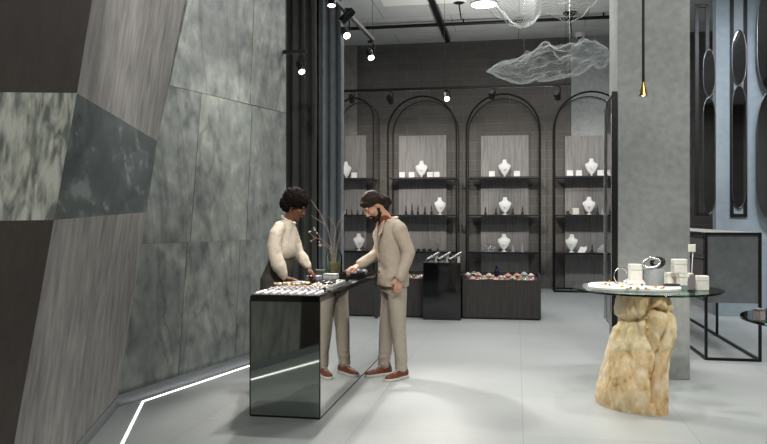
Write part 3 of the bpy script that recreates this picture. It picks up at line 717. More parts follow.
branches = [
    ('forked dry branch rising tallest to the right out of the vase', [(334.5, 262, 0), (334, 245, 0), (334.5, 238, 0), (336, 228, .01), (340, 220, .03), (345.5, 211.5, .05)], [[(336, 228, .01), (332, 221, -.02), (328, 216.5, -.03)], [(341, 219, .03), (343.5, 219.5, .06)]], 0),
    ('long dry branch arching left from the vase to behind the woman\'s head', [(334, 262, .02), (331.5, 246, .03), (328, 230, .05), (320, 213, .1), (311, 200, .15)], [[(326, 225, .06), (318, 220, .1), (311, 215, .12)]], 0),
    ('dry branch with pale buds spreading left at half height', [(333, 262, -.02), (330, 247, -.03), (322, 240, -.06), (313, 236.5, -.08), (309, 232, -.1)], [[(322, 240, -.06), (317, 233, -.08), (314, 228, -.09)], [(316, 238, -.07), (311, 241, -.08)]], 7),
    ('low dry branch with a white blossom left of the vase', [(332, 263, 0), (330, 250, -.04), (326, 246, -.06), (320, 245.5, -.08)], [[(326, 246, -.06), (319, 242, -.08)]], 3),
    ('thin dry branch curving right above the vase rim', [(335.5, 262, .02), (337, 245, .03), (341, 232, .05), (343, 222, .07)], [], 0)]
for k, (lab, pts, subs, nb) in enumerate(branches):
    t = thing('dry_branch', lab, 'branch', vp + Z * .02, 0, 'dry branches in the glass vase')
    off = Vector((0, 0, -.02)); base = Vector((.012 * math.cos(k * 1.3), .012 * math.sin(k * 1.3), .0))
    P = [base] + [BP(*q) + off for q in pts]
    for q in range(1, 3):
        d = Vector((P[q].x, P[q].y, 0))
        if d.length > .045: d = d * (.045 / d.length); P[q] = Vector((d.x, d.y, P[q].z))
    n = len(P); MB().tube(P, [.0065 - .0042 * i / (n - 1) for i in range(n)], 7).build('stem', 'branch', t, smooth=True)
    tips = [P[-1]]
    for sb in subs:
        Q = [BP(*q) + off for q in sb]; tips.append(Q[-1]); tips.append(Q[len(Q) // 2])
        MB().tube(Q, [.004 - .0024 * i / max(1, len(Q) - 1) for i in range(len(Q))], 6).build('twig', 'branch', t, smooth=True)
    for q in range(nb):
        c = tips[q % len(tips)] + Vector((random.uniform(-.02, .02), random.uniform(-.02, .02), random.uniform(-.02, .02))) * (q >= len(tips))
        r = .017 if (k == 3 and q == 0) else random.uniform(.007, .011)
        MB().ball(c, (r, r, r * .9), 8, 6).build('bud', 'bud', t, smooth=True)

# ================================================================== STONE DISPLAY TABLE
TC = Vector((2.146, 6.12, 0)); TZ = .97; TR = .58
def rock_mesh(seed=0.0, mirror=1):
    rows = [(0, -.365, .09), (.06, -.375, .095), (.12, -.368, .098), (.25, -.335, .1), (.4, -.31, .115), (.55, -.288, .14), (.63, -.268, .155), (.68, -.238, .16), (.71, -.222, .16), (.76, -.258, .16), (.81, -.262, .16), (.86, -.25, .155), (.92, -.235, .145), (.953, -.2, .13)]
    n, m = 120, 110; rings = []
    def sil(z):
        for i in range(len(rows) - 1):
            if rows[i][0] <= z <= rows[i + 1][0]:
                t = (z - rows[i][0]) / (rows[i + 1][0] - rows[i][0]); t = t * t * (3 - 2 * t)
                return rows[i][1] * (1 - t) + rows[i + 1][1] * t, rows[i][2] * (1 - t) + rows[i + 1][2] * t
        return rows[-1][1:]
    cracks = [[(.0, .953), (-.06, .78), (-.05, .62), (.02, .45), (.0, .3), (-.03, .1)], [(.13, .9), (.1, .7), (.05, .55), (.02, .45)], [(-.22, .72), (-.1, .74), (.0, .83), (.17, .8)]]
    def crack(x, z):
        best = 9
        for c in cracks:
            for (ax, az), (bx, bz) in zip(c, c[1:]):
                dx, dz = bx - ax, bz - az; t = max(0, min(1, ((x - ax) * dx + (z - az) * dz) / (dx * dx + dz * dz)))
                best = min(best, math.hypot(x - ax - t * dx, (z - az - t * dz)))
        return math.exp(-(best / .02) ** 2)
    for j in range(m + 1):
        z = .953 * j / m; xl, xr = sil(z); cx, hx = (xl + xr) / 2, (xr - xl) / 2; hy = .23 - .07 * z + .015 * math.sin(z * 9)
        ring = []; hy *= .86
        for k in range(n):
            a = 2 * PI * k / n; ca, sa = math.cos(a), math.sin(a); e = 2 / 2.8
            p = Vector((cx + math.copysign(abs(ca) ** e, ca) * hx, math.copysign(abs(sa) ** e, sa) * hy, z)); q = Vector((p.x * 5 + seed, p.y * 5, p.z * 2.2))
            d = .05 * noise.noise(q) + .018 * noise.noise(q * 2.7) + .010 * noise.noise(q * 6) + .004 * noise.noise(q * 14) - .03 * (1 - abs(noise.noise(Vector((p.x * 9 + seed, p.y * 9, p.z * 1.6))))) ** 5
            if sa < .1: d -= .085 * crack(p.x, p.z)
            if z < .05: d *= .6 + 8 * z
            nr = Vector((ca, sa * 1.1, 0)).normalized(); w = 1 if abs(sa) > .35 else .35
            p += nr * d * w
            p.y += -.06 - .62 * (1 - .45 * z) * (p.x + .1)
            p.x *= mirror; ring.append(p)
        rings.append(ring)
    return MB().rings(rings)
def table(loc, label, seed, mirror=1):
    t = thing('display_table', label, 'table', loc, 0)
    rock_mesh(seed, mirror).build('stone_base', 'rock', t, smooth=35)
    MB().lathe([(0, TZ - .016), (TR - .003, TZ - .016), (TR - .0025, TZ - .008), (TR - .003, TZ), (0, TZ)], n=96).build('glass_top', 'green_glass', t, smooth=30)
    MB().rings([[Vector((r * math.cos(2 * PI * k / 96), r * math.sin(2 * PI * k / 96), z)) for k in range(96)] for r, z in ((TR + .0025, TZ - .0155), (TR + .005, TZ - .008), (TR + .0025, TZ - .0005), (TR - .002, TZ - .0005), (TR - .002, TZ - .0155))], closed=True).build('glass_rim', 'glass_edge', t, smooth=30)
    return t
table(TC, 'round glass table on a rough honey coloured stone block in front of the concrete pillar', 0)
table(Vector((2.65, 4.22, 0)), 'round glass table cut off at the right edge in front of the black console', 4.0, -1)
def on_table(px, py, z=TZ): return FX(px, py, z)
TL_ = TZ + .0015
# white marble slab with earrings
p = on_table(641, 287); o = MB().loft([((0, 0, 0), .36, .30), ((0, 0, .016), .36, .30), ((0, 0, .02), .355, .295)], 48, 3.2).build('display_slab', 'white', None, smooth=30)
o.location = TC + Vector((-.10, .02, TL_)); o.rotation_euler = (0, 0, -.25); tag(o, 'broad white slab lying on the glass top of the stone table', 'slab'); SLZ = TL_ + .021
def slab(px, py): return FX(px, py, SLZ)
for k, (px, py) in enumerate([(603, 284.6), (609, 282.4), (612, 286), (618, 283.6), (622, 287.2), (628, 288.6), (631, 285), (638, 288.8), (645, 286), (648, 289.3), (655, 287.5), (625, 281.6), (662, 288.5)]):
    nm = ['coral', 'gold', 'grey'][k % 3]; mt = {'coral': 'bead_coral', 'gold': 'gold', 'grey': 'bead_grey'}[nm]
    t = thing('earring', nm + ' earring laid out on the white slab of the stone table', 'earring', slab(px, py), k * 1.1, nm + ' earrings on the white slab')
    MB().tube([(.018 * math.cos(2 * PI * i / 14), .013 * math.sin(2 * PI * i / 14), .004) for i in range(14)], .0035, 6, closed=True).build('hoop', 'gold' if nm != 'grey' else 'silver', t, smooth=True)
    MB().ball((.024, 0, .009), (.012, .009, .009), 8, 6).build('drop', mt, t, smooth=True)
def tbox(px, pytop, pybot, Y, w, label, mat='cream', rz=-.1, base=None, tint=None):
    z0 = base if base is not None else EYE + (HY - pybot) / FL * Y; h = EYE + (HY - pytop) / FL * Y - z0
    t = thing('jewellery_box', label, 'jewellery box', Vector(((px - XC) / FL * Y, Y, z0)), rz)
    MB().box((0, 0, h * .31), (w, w * .9, h * .62)).build('box_base', mat, t, bev=.004); MB().box((0, 0, h * .815), (w * 1.005, w * .905, h * .37 - .002)).build('lid', mat, t, bev=.004)
    return z0 + h
zt = SLZ
t = thing('display_riser', 'low white riser carrying a cream box on the white slab', 'riser', Vector(((636.5 - XC) / FL * 6.2, 6.2, SLZ)), -.12)
MB().box((0, 0, .012), (.17, .13, .024)).build('block', 'white', t, bev=.003); MB().box((0, 0, .03), (.15, .11, .012)).build('top_pad', 'white', t, bev=.002)
tbox(635, 264, 0, 6.2, .098, 'cream box standing alone on the low white riser', 'cream', -.12, SLZ + .0365)
# grey cylinder with a silver bracelet over it
cy = Vector(((653.5 - XC) / FL * 6.16, 6.16, SLZ)); t = thing('bracelet_stand', 'grey drum shaped bracelet stand in the middle of the stone table', 'bracelet stand', cy, 0)
MB().lathe([(0, 0), (.083, 0), (.083, .008), (.083, .125), (.078, .132), (0, .132)], n=32).build('drum', pm('grey_felt', srgb(142, 146, 146), .6, 0, .06, 50), t, smooth=40)
R_ = Matrix.Rotation(.9, 3, 'X') @ Matrix.Rotation(-.3, 3, 'Y')
t = thing('bracelet', 'wide silver chain bracelet resting tilted on the grey drum', 'bracelet', cy + Vector((-.03, -.035, .1335)), 0)
for q in range(2):
    MB().tube([Vector((0, 0, .045)) + R_ @ Vector((.068 * math.cos(2 * PI * i / 36), .045 * math.sin(2 * PI * i / 36), -.008 + .016 * q)) for i in range(36)], .0065, 8, closed=True).build('band', 'silver', t, smooth=True)
mb = MB(); mb.ball((.0, .02, .088), (.014, .012, .016), 10, 6); mb.build('clasp', 'silver', t, smooth=True)
t = thing('bangle', 'black bangle resting on the grey drum behind the silver bracelet', 'bangle', cy + Vector((.045, .03, .1335)), 0)
R_ = Matrix.Rotation(PI / 2 - .1, 3, 'X') @ Matrix.Rotation(.15, 3, 'Z')
MB().tube([Vector((0, 0, .05)) + R_ @ Vector((.05 * math.cos(2 * PI * i / 30), .034 * math.sin(2 * PI * i / 30), 0)) for i in range(30)], .016, 10, closed=True).build('ring', 'charcoal', t, smooth=True)
MB().ball((.03, -.018, .05), (.02, .012, .02), 10, 6).build('stone', 'black_satin', t, smooth=True)
# clear hoop stand
t = thing('hoop_stand', 'thin clear hoop stand at the left end of the stone table', 'hoop stand', Vector(((620.5 - XC) / FL * 6.2, 6.2, SLZ)), .3)
MB().box((0, 0, .006), (.07, .04, .012)).build('base', 'glass', t, bev=.002)
MB().tube([(.062 * math.cos(2 * PI * i / 36), 0, .074 + .062 * math.sin(2 * PI * i / 36)) for i in range(36)], .0035, 6, closed=True).build('hoop', 'steel', t, smooth=True)
# stack of cream boxes on the right
zb = tbox(684.5, 273, 0, 6.13, .115, 'cream box at the bottom of the stack on the stone table', 'cream', -.1, TL_ + .022)
tbox(679, 259, 0, 6.13, .105, 'cream box on top of the stack on the stone table', 'cream', -.05, zb + .001)
tbox(670, 272.5, 0, 6.22, .07, 'small cream box left of the box stack on the stone table', 'cream', .1, SLZ)
tbox(702, 275.5, 0, 5.95, .088, 'cream box at the right end of the glass table top', 'cream', -.15, TL_)
chain('black chain necklace coiled in front of the cream box stack', slab(671, 286.2), .052, 'charcoal', 20, .45)
mb = MB()
t = thing('earring_stand', 'slim white pole with a square cream head beside the cream boxes', 'earring stand', Vector(((691.5 - XC) / FL * 5.98, 5.98, TL_)), 0)
MB().lathe([(0, 0), (.03, 0), (.03, .008), (0, .01)], n=20).build('base', 'steel', t, smooth=40)
MB().tube([(0, 0, .009), (.003, 0, .16), (.012, 0, .3)], .0035, 8).build('pole', 'white', t, smooth=True)
MB().box((.003, 0, .33), (.05, .03, .06)).build('head', 'cream', t, bev=.004)
t = thing('hand_mirror', 'small oval grey mirror standing between the cream boxes', 'mirror', Vector(((691.5 - XC) / FL * 5.86, 5.86, TL_)), .2)
MB().box((0, 0, .005), (.05, .03, .01)).build('base', 'black_satin', t, bev=.002)
mb = MB(); rings = []
for q, (s, y) in enumerate([(0.02, -.004), (1, -.004), (1, .004), (.02, .004)]): rings.append([Vector((.034 * s * math.cos(2 * PI * k / 28), y, .07 + .062 * s * math.sin(2 * PI * k / 28))) for k in range(28)])
mb.rings(rings).build('glass', 'grey_disc', t, smooth=30)
t = thing('jewellery_box', 'small rose grey box on the glass table at the right edge', 'jewellery box', Vector((2.115, 4.22, TZ + .0015)), .5)
MB().box((0, 0, .025), (.045, .045, .05)).build('box_base', pm('rose_card', srgb(206, 190, 188), .6, 0, .08, 40), t, bev=.003); MB().box((0, 0, .0575), (.047, .047, .013)).build('lid', 'grey_box', t, bev=.003)

# pendant over the table
pp = PX(643.3, 96, 6.0); t = thing('pendant_lamp', 'slim brass cone pendant lamp on a black cord over the stone table', 'pendant lamp', pp, 0)
MB().tube([(0, 0, .1), (0, 0, CEIL - pp.z)], .011, 10).build('cord', 'black', t, smooth=40)
MB().lathe([(.012, .112), (.012, .098), (.036, 0), (.034, 0), (.010, .096), (.0, .098)], n=28).build('shade', 'gold', t, smooth=50)
MB().ball((0, 0, .018), (.016, .016, .018), 12, 8).build('bulb', 'lamp', t, smooth=True)

# ================================================================== BLACK CONSOLE
M['console_grey'] = stone('console_panel', [srgb(92, 97, 99), srgb(108, 113, 115), srgb(122, 127, 128)], 2.0, 14, rough=.7, bump=.08, contrast=(.3, .7), dist=.4)
k0 = FX(706, 360); ka, kb = k0.dot(U), k0.dot(V); KW = FX(761.5, 362.6).dot(U) - ka; KL, KH, KZ = 3.6, 1.385, .62
t = thing('console_cabinet', 'tall console with grey panels in a black metal frame right of the pillar', 'cabinet', G(ka, kb, 0), RG)
fr = .028
MB().box((KW / 2, KL / 2, (KZ + KH - .03) / 2), (KW - fr, KL - fr, KH - .03 - KZ)).build('body', 'console_grey', t)
MB().box((KW / 2, KL / 2, KH - .012), (KW - .004, KL - .004, .022)).build('top', 'concrete', t)
mb = MB()
for z in (KH - .016, fr / 2):
    for x in (0, KW): mb.box((x, KL / 2, z), (fr, KL, fr))
    for y in (0, KL): mb.box((KW / 2, y, z), (KW, fr, fr))
mb.build('frame', 'black', t)
for x in (0, KW):
    for y in (0, 1.75, KL): MB().box((x, y, KH / 2), (fr, fr, KH - .002)).build('leg', 'black', t)
for i in range(2):
    for j in range(3):
        z = KZ + .02 + j * .245; dw = MB().box((.006, .05 + .86 + i * 1.76, z + .11), (.022, 1.62, .215)).build('drawer', 'shelf', t, bev=.002)
        MB().box((-.008, .05 + .86 + i * 1.76, z + .2), (.012, 1.6, .012)).build('drawer_pull', 'black', dw)

# ================================================================== OVAL WALL MIRRORS
def oval(t, cx, z0, z1, rx, y, mat='dim_mirror'):
    zc, rz = (z0 + z1) / 2, (z1 - z0) / 2; e = min(rz, 3.2 * rx)
    def zz(k, s=1.0): q = math.sin(2 * PI * (k + .5) / 64); return zc + s * (math.copysign(rz - e, q) + e * q)
    rings = []
    for s, yy in ((.01, 0), (1, 0), (1, .012), (.01, .012)): rings.append([Vector((cx + rx * s * math.cos(2 * PI * (k + .5) / 64), y + yy, zz(k, s))) for k in range(64)])
    o = MB().rings(rings).build('oval_mirror', mat, t, smooth=30)
    MB().tube([(cx + rx * math.cos(2 * PI * (k + .5) / 64), y + .002, zz(k)) for k in range(64)], .009, 8, closed=True).build('rim', 'dark_steel', o, smooth=True)
def fixture(x0, x1, ytop, ybot, ovs, b, label, frame=True, bar=.05):
    a0, a1 = AB(x0, b), AB(x1, b); am = (a0 + a1) / 2; xm = (x0 + x1) / 2; zt, zb = ZB(ytop, xm, b), ZB(ybot, xm, b); w = a1 - a0
    t = thing('oval_mirror_frame', label, 'mirror', G(am, b, zb), RG, 'oval mirrors on the blue wall')
    if frame:
        mb = MB(); H = zt - zb
        for sx in (-1, 1): mb.box((sx * w / 2, .02, H / 2), (bar, .05, H))
        mb.box((0, .02, bar / 2), (w, .05, bar)); mb.box((0, .02, H - bar / 2), (w, .05, bar)); mb.build('frame', 'black', t)
    for (o0, o1, y0, y1) in ovs:
        c0, c1 = AB(o0, b), AB(o1, b); oval(t, (c0 + c1) / 2 - am, ZB(y1, xm, b) - zb, ZB(y0, xm, b) - zb, (c1 - c0) / 2, -.012)
fixture(732, 745.6, -60, 217, [(732, 746, 30, 85), (732, 746, 86, 208)], RB - .03, 'tall black frame with two stacked oval mirrors above the middle of the console')
fixture(697, 707.5, 4, 216, [(703, 715, 50, 97), (703, 715, 98, 214)], RB - .35, 'black frame with dark oval mirrors next to the concrete pillar', True)
fixture(755, 786, -80, 240, [(757, 783, -10, 91), (757, 783, 92, 219)], RB - .2, 'pair of large oval mirrors at the right edge of the room', False)
for sx in (755.6, 784.4):
    pass
# ================================================================== CEILING: TRACKS, SPOTS, NETS, PIPES
def track(name, p0, p1, label, cables=()):
    t = thing('light_track', label, 'light track', p0, 0)
    d = p1 - p0; L = d.length; ang = math.atan2(d.y, d.x); t.rotation_euler = (0, 0, ang)
    mb = MB().box((L / 2, 0, .02), (L, .036, .04)); mb.build('rail', 'black', t)
    MB().box((L / 2, 0, -.002), (L - .02, .012, .004)).build('conductor', 'steel', t)
    for c in cables: MB().tube([(c * L, 0, .04), (c * L, 0, CEIL - p0.z)], .003, 6).build('suspension_cable', 'black', t)
    return t
def track_spot(pos, target, top, label, on=True, s=1.0, watts=0, angle=50, group='track spotlights', col=(1, .95, .88)):
    """pos: centre of the lens; top: height of the track underside above it"""
    pos = Vector(pos); d = (Vector(target) - pos).normalized()
    t = thing('track_spotlight', label, 'spotlight', pos, 0, group)
    L = .17 * s; r = .042 * s
    MB().lathe([(0, -L), (r * .8, -L), (r, -L * .8), (r, 0), (r * .86, 0), (r * .84, -.02), (0, -.02)], n=22, axis=d).build('body', 'black', t, smooth=40)
    MB().lathe([(0, -.016), (r * .82, -.016), (r * .82, -.008), (0, -.004)], n=22, axis=d).build('lens', 'lamp' if on else 'steel', t, smooth=40)
    back = -d * L * .5
    MB().tube([back + Vector((r * 1.1, 0, 0)), back + Vector((r * 1.1, 0, max(.03, (top - back.z) * .7))), Vector((back.x, back.y, top))], .009 * s, 8).build('bracket', 'black', t)
    MB().box((back.x, back.y, top - .012), (.05, .03, .024)).build('adapter', 'black', t)
    if watts: spot('spot_light', pos + d * .03, target, watts, angle, .7, .04, col)
    return t
TZ1 = 3.63
e1 = PX(373.5, 42, 8.9); e1.z = TZ1
dv = (PX(373.5, 42, 8.9) - PX(333, 0, 7.19)); dv.z = 0; dv.normalize()
e0 = e1 - dv * 4.5
track('t', e1, e0, 'black ceiling track running over the mirrored counter', (.01, .52))
def along(px):
    r = (px - XC) / FL; s = ((e1.x - r * e1.y) / (dv.x - r * dv.y)); p = e1 - dv * s; return p
def head(px, py, target, label, **k):
    p = along(px); z = EYE + (HY - py) / FL * p.y; return track_spot((p.x, p.y, z), target, TZ1 - z, label, **k)
W1 = 1.0
head(371.3, 58, (.9, 5.2, 0), 'lit spotlight at the far end of the counter track', watts=110 * W1, angle=62)
head(347, 36, (1.2, 3.4, 0), 'lit spotlight second along the counter track', watts=125 * W1, angle=70)
head(341, 22, (-2.6, 7.6, 1.4), 'spotlight turned sideways to the slate wall on the counter track', watts=70 * W1, angle=60)
head(331.5, 6, (-.5, 6.3, .9), 'spotlight over the middle of the counter turned down', watts=210 * W1, angle=44)
# out of frame above the camera the same track carries on, with one added fill spotlight
for k, (s, tg, w) in enumerate([(3.9, (-.7, 6.6, 1.2), 160)]):
    p = e1 - dv * s; track_spot((p.x, p.y, TZ1 - .2), tg, .2, 'unseen fill spotlight added on the counter track above the near end of the counter', watts=w * W1, angle=50)
# track in front of the curtain
cY = 8.6; q0 = PX(283, 54, cY); q1 = PX(307, 54, cY); q0 = Vector((q0.x - 0, q0.y, q0.z)); q1 = q0 + U * (q1 - q0).length
track('t', q0, q1, 'short black track in front of the dark curtain', (.1, .9))
p = PX(302, 72, cY - .06); track_spot(p, (.5, 5.6, 0), q0.z - p.z, 'single lit spotlight in front of the dark curtain', watts=330 * W1, angle=70)
# track in front of the arches
b2 = 12.0; z2 = ZB(89, 457, b2); g0 = G(AB(325, b2), b2, z2); g1 = G(AB(571, b2), b2, z2)
track('t', g0, g1, 'long black track hanging in front of the arched shelves', (.02, .5, .98))
def head2(px, py, target, label, **k):
    z = ZB(py, px, b2); p = G(AB(px, b2), b2 , z); return track_spot(p, target, z2 - z, label, s=1.15, **k)
sa = [u[1] for u in shelf_units]
W2 = 1.0
head2(391, 102, G(sa[1] + .1, BB, 2.1), 'dark spotlight over the man on the arch track', watts=310 * W2, angle=44)
head2(447, 99, (1.4, 7.0, .3), 'lit spotlight on the arch track facing into the room', watts=170 * W2, angle=66)
head2(492, 97, G(sa[2], BB, 2.1), 'dark spotlight on the arch track in front of the third arch', watts=310 * W2, angle=44)
head2(558, 98, G(sa[3] + .1, BB, 2.1), 'dark spotlight at the right end of the arch track', watts=310 * W2, angle=44)
head2(352, 101, G(sa[0] + .2, BB, 2.1), 'dark spotlight at the curtain end of the arch track', watts=320 * W2, angle=44)
# round downlight, dome camera, canopy, pipes, beam
dp = PX(484, 4, 9.6); dz = CEIL
def at_ceiling(px, py): Y = (CEIL - EYE) * FL / (HY - py); return Vector(((px - XC) / FL * Y, Y, CEIL))
dl = PX(484, 4.5, 7.8); t = thing('ceiling_disc_lamp', 'round white disc lamp hanging under the ceiling beside the wire net', 'ceiling lamp', dl, 0)
MB().lathe([(0, 0), (.14, 0), (.145, .004), (.145, .016), (0, .04)], n=40).build('housing', 'white', t, smooth=40)
MB().lathe([(0, -.004), (.132, -.004), (.132, .002), (0, .002)], n=40).build('diffuser', 'down', t, smooth=40)
MB().tube([(0, 0, .04), (0, 0, CEIL - dl.z + .01)], .006, 8).build('rod', 'black', t)
c = at_ceiling(580, 33); t = thing('dome_camera', 'small white dome camera on the ceiling near the back wall', 'camera', c, 0)
MB().lathe([(0, 0), (.1, 0), (.1, -.06), (.09, -.09), (0, -.09)][::-1], n=24).build('base', 'white', t, smooth=40)
MB().ball((0, 0, -.09), (.06, .06, .05), 16, 10).build('lens_dome', 'black_satin', t, smooth=True)
c = at_ceiling(545 - 0, 0)
def ceil_line(p0, p1, r, label, name, mat='black', drop=.09):
    d = p1 - p0; t = thing(name, label, 'ceiling pipe', p0 - Z * drop, math.atan2(d.y, d.x))
    L = d.length; MB().tube([(0, 0, 0), (L, 0, 0)], r, 10).build('pipe', mat, t, smooth=40)
    for k in range(3): MB().box((L * (.1 + .4 * k), 0, drop / 2), (.03, .03, drop)).build('clip', mat, t)
p = at_ceiling(430, 20.5); bq = p.dot(V)
ceil_line(G(AB(300, bq), bq, CEIL), G(AB(640, bq), bq, CEIL), .035, 'dark pipe crossing the ceiling parallel to the back wall', 'ceiling_pipe')
p = at_ceiling(451, 46); aq = p.dot(U)
def beam(a, b0, b1, label):
    t = thing('ceiling_rail', label, 'ceiling rail', G(a, (b0 + b1) / 2, CEIL - .1), RG)
    MB().box((0, 0, .05), (.11, b1 - b0, .1)).build('channel', 'black_satin', t, bev=.004)
    MB().box((0, 0, -.008), (.05, b1 - b0 - .1, .016)).build('lip', 'black', t)
beam(aq, 9.0, BB - .35, 'black rail running along the ceiling toward the back wall')
# a pale flush panel at the top edge
p = at_ceiling(425, 2)
o = MB().box((0, 0, .02), (1.5, .9, .04)).build('ceiling_panel', 'white', None, bev=.004); o.location = G(p.dot(U), p.dot(V) - .45, CEIL - .045); o.rotation_euler = (0, 0, RG); tag(o, 'pale flat ceiling panel at the top edge above the man', 'ceiling panel')
def canopy(px, py, label, rodto):
    Y = (CEIL - .05 - EYE) * FL / (HY - py); c = Vector(((px - XC) / FL * Y, Y, CEIL)); t = thing('ceiling_canopy', label, 'ceiling mount', c, 0)
    MB().lathe([(0, -.07), (.05, -.07), (.13, -.03), (.13, 0), (0, 0)], n=24).build('cup', 'black', t, smooth=40)
    if rodto: MB().tube([(0, 0, -.06), (0.04, 0, -rodto)], .012, 8).build('rod', 'black', t)
canopy(459, 3, 'black ceiling mount with a short rod left of the disc lamp', .35)
canopy(570, 15, 'black ceiling mount above the cloudy wire net', .5)

# ---- wire nets
def wire(o, th):
    w = o.modifiers.new('wire', 'WIREFRAME'); w.thickness = th; w.use_replace = True; w.use_even_offset = False
Y0 = 8.3
def lowline(px):
    pts = [(452, -14), (470, 0), (485, 9), (500, 18), (512, 26), (522, 28.5), (532, 25), (540, 16), (548, 14), (556, 18), (568, 23), (580, 18), (590, 8), (600, -2), (612, -14)]
    for (x0, y0), (x1, y1) in zip(pts, pts[1:]):
        if x0 <= px <= x1: s = (px - x0) / (x1 - x0); s = s * s * (3 - 2 * s); return y0 + (y1 - y0) * s
    return -14
nu, nv = 64, 38; vs = []
for j in range(nv + 1):
    t = j / nv
    for i in range(nu + 1):
        s = i / nu; px = 452 + 160 * s
        P = PX(px, lowline(px), Y0)
        lift = .62 * t ** .8 + .16 * math.sin(3.0 * s * PI + 3.2 * t) * math.sin(PI * t) + .1 * math.sin(7 * s + 5 * t) * t
        vs.append(P + V * (1.25 * t) + Z * lift + U * (.12 * t * math.sin(5 * s)))
fs = []
for j in range(nv):
    for i in range(nu):
        a = j * (nu + 1) + i
        if (i + j) % 2 == 0: fs += [(a, a + 1, a + nu + 2, a + nu + 1)]
        else: fs += [(a, a + 1, a + nu + 2, a + nu + 1)]
mb = MB(); mb.add(vs, fs); base = PX(520, 0, Y0)
# diamond cells: use the centres of every second cell
mb2 = MB(); idx = {}
def vid(i, j):
    if (i, j) not in idx: idx[(i, j)] = len(mb2.v); mb2.v.append(mb.v[j * (nu + 1) + i])
    return idx[(i, j)]
for j in range(1, nv):
    for i in range(1, nu):
        if (i + j) % 2 == 1: mb2.f.append((vid(i, j - 1), vid(i + 1, j), vid(i, j + 1), vid(i - 1, j)))
mb2.v = [p - base for p in mb2.v]
t = thing('wire_net_sculpture', 'draped white diamond mesh net hanging at the top edge under the ceiling', 'net sculpture', base, 0)
o = mb2.build('net', 'net', t); wire(o, .006)
edge = [mb.v[i] - base for i in range(1, nu)]
MB().tube(edge, .0045, 6).build('hem_wire', 'net', t, smooth=True)
for px in (478, 520, 562, 592):
    i = int((px - 452) / 160 * nu); q = mb.v[(nv // 2) * (nu + 1) + i] - base; MB().tube([q, Vector((q.x, q.y, CEIL - base.z))], .0018, 5).build('hanging_wire', 'steel', t)
# the cloudy net
Y1 = 10.6
top = [(488, 70), (497, 64), (510, 60), (520, 58), (530, 54), (538, 47), (545, 43), (552, 47), (560, 46), (572, 44), (582, 40), (592, 42), (600, 45), (606, 50), (609, 58)]
bot = [(488, 72), (497, 76), (510, 82), (520, 83), (530, 82), (545, 80), (560, 79), (572, 77), (582, 72), (590, 66), (596, 64), (602, 68), (606, 66), (609, 60)]
def ip(T, x):
    for (x0, y0), (x1, y1) in zip(T, T[1:]):
        if x0 <= x <= x1: return y0 + (y1 - y0) * (x - x0) / (x1 - x0)
    return T[-1][1]
base = PX(548, 64, Y1); nS, nR = 100, 64; rings = []
for i in range(nS + 1):
    x = 488 + 121 * i / nS; yt, yb = ip(top, x), ip(bot, x); c = PX(x, (yt + yb) / 2, Y1) - base; hz = max(.012, (yb - yt) / 2 / FL * Y1); hy = min(.42, hz * 1.5)
    ring = []
    for k in range(nR):
        a = 2 * PI * k / nR; q = Vector((i * .055, math.cos(a) * 1.1, math.sin(a) * 1.1))
        d = 1 + .38 * noise.noise(q * 1.6) + .22 * noise.noise(q * 3.4)
        tw = .5 * noise.noise(Vector((i * .05, 3, 1)))
        d = min(d, 1.06) if abs(math.sin(a)) > .8 else d
        ring.append(c + Vector((.05 * noise.noise(q * 2.5), hy * d * math.cos(a + tw), hz * d * math.sin(a + tw))))
    rings.append(ring)
t = thing('wire_net_sculpture', 'cloud shaped fine white wire net hanging before the dark back wall', 'net sculpture', base, 0)
o = MB().rings(rings, caps=False).build('net', 'net_fine', t); wire(o, .0021)
for k in range(9):      # gathered strands, the bright folds
    ln = []
    a0 = k * .7
    for i in range(4, nS - 3, 2):
        kk = int((a0 + .018 * i * (1 if k % 2 else -1) + .5 * noise.noise(Vector((i * .06, k, 0)))) / (2 * PI) * nR) % nR; ln.append(rings[i][kk])
    sm = [ (ln[max(0, i - 1)] + ln[i] * 2 + ln[min(len(ln) - 1, i + 1)]) / 4 for i in range(len(ln))]
    MB().tube(sm, .003, 6).build('fold_wire', 'net', t, smooth=True)
for px in (522, 570):
    i = int((px - 488) / 121 * nS); q = max(rings[i], key=lambda p: p.z); MB().tube([q, Vector((q.x, q.y, CEIL - base.z))], .003, 5).build('hanging_wire', 'steel', t)

# ================================================================== PEOPLE
def RY(p): return Matrix.Rotation(p, 3, 'Y')
def rotp(pts, R, c): return [R @ (Vector(p) - c) + c for p in pts]
def head_mb(mb, c, R, k=1.0, fem=False):
    """head-local: x to the face, y left, z up, c = centre between the ears"""
    L = lambda x, y, z: Vector(c) + R @ (Vector((x, y, z)) * k)
    mb.ball(L(-.012, 0, .035), (.1 * k, .077 * k, .092 * k), 24, 16, R)              # skull
    mb.ball(L(.03, 0, -.02), (.066 * k, .066 * k, .085 * k), 20, 14, R)              # face
    mb.ball(L(.048, 0, -.078), (.040 * k, .046 * k, .034 * k), 16, 10, R)            # jaw
    mb.ball(L(.076, 0, -.098), (.019 * k, .024 * k, .018 * k), 12, 8, R)             # chin
    mb.limb([L(.092, 0, .018), L(.106, 0, -.008), L(.114, 0, -.026)], [.009 * k, .011 * k, .013 * k], 10)   # nose
    for s in (-1, 1):
        mb.ball(L(.102, s * .011, -.03), (.011 * k, .009 * k, .008 * k), 10, 6, R)
        mb.limb([L(.088, s * .014, .035), L(.082, s * .04, .036)], [.011 * k, .010 * k], 8)                # brow
        mb.ball(L(.072, s * .042, -.018), (.02 * k, .02 * k, .018 * k), 10, 8, R)                            # cheek
        mb.ball(L(-.008, s * .078, -.004), (.02 * k, .009 * k, .032 * k), 12, 8, R)                          # ear
    mb.ball(L(.093, 0, -.058), (.012 * k, .023 * k, .010 * k), 12, 8, R)             # mouth
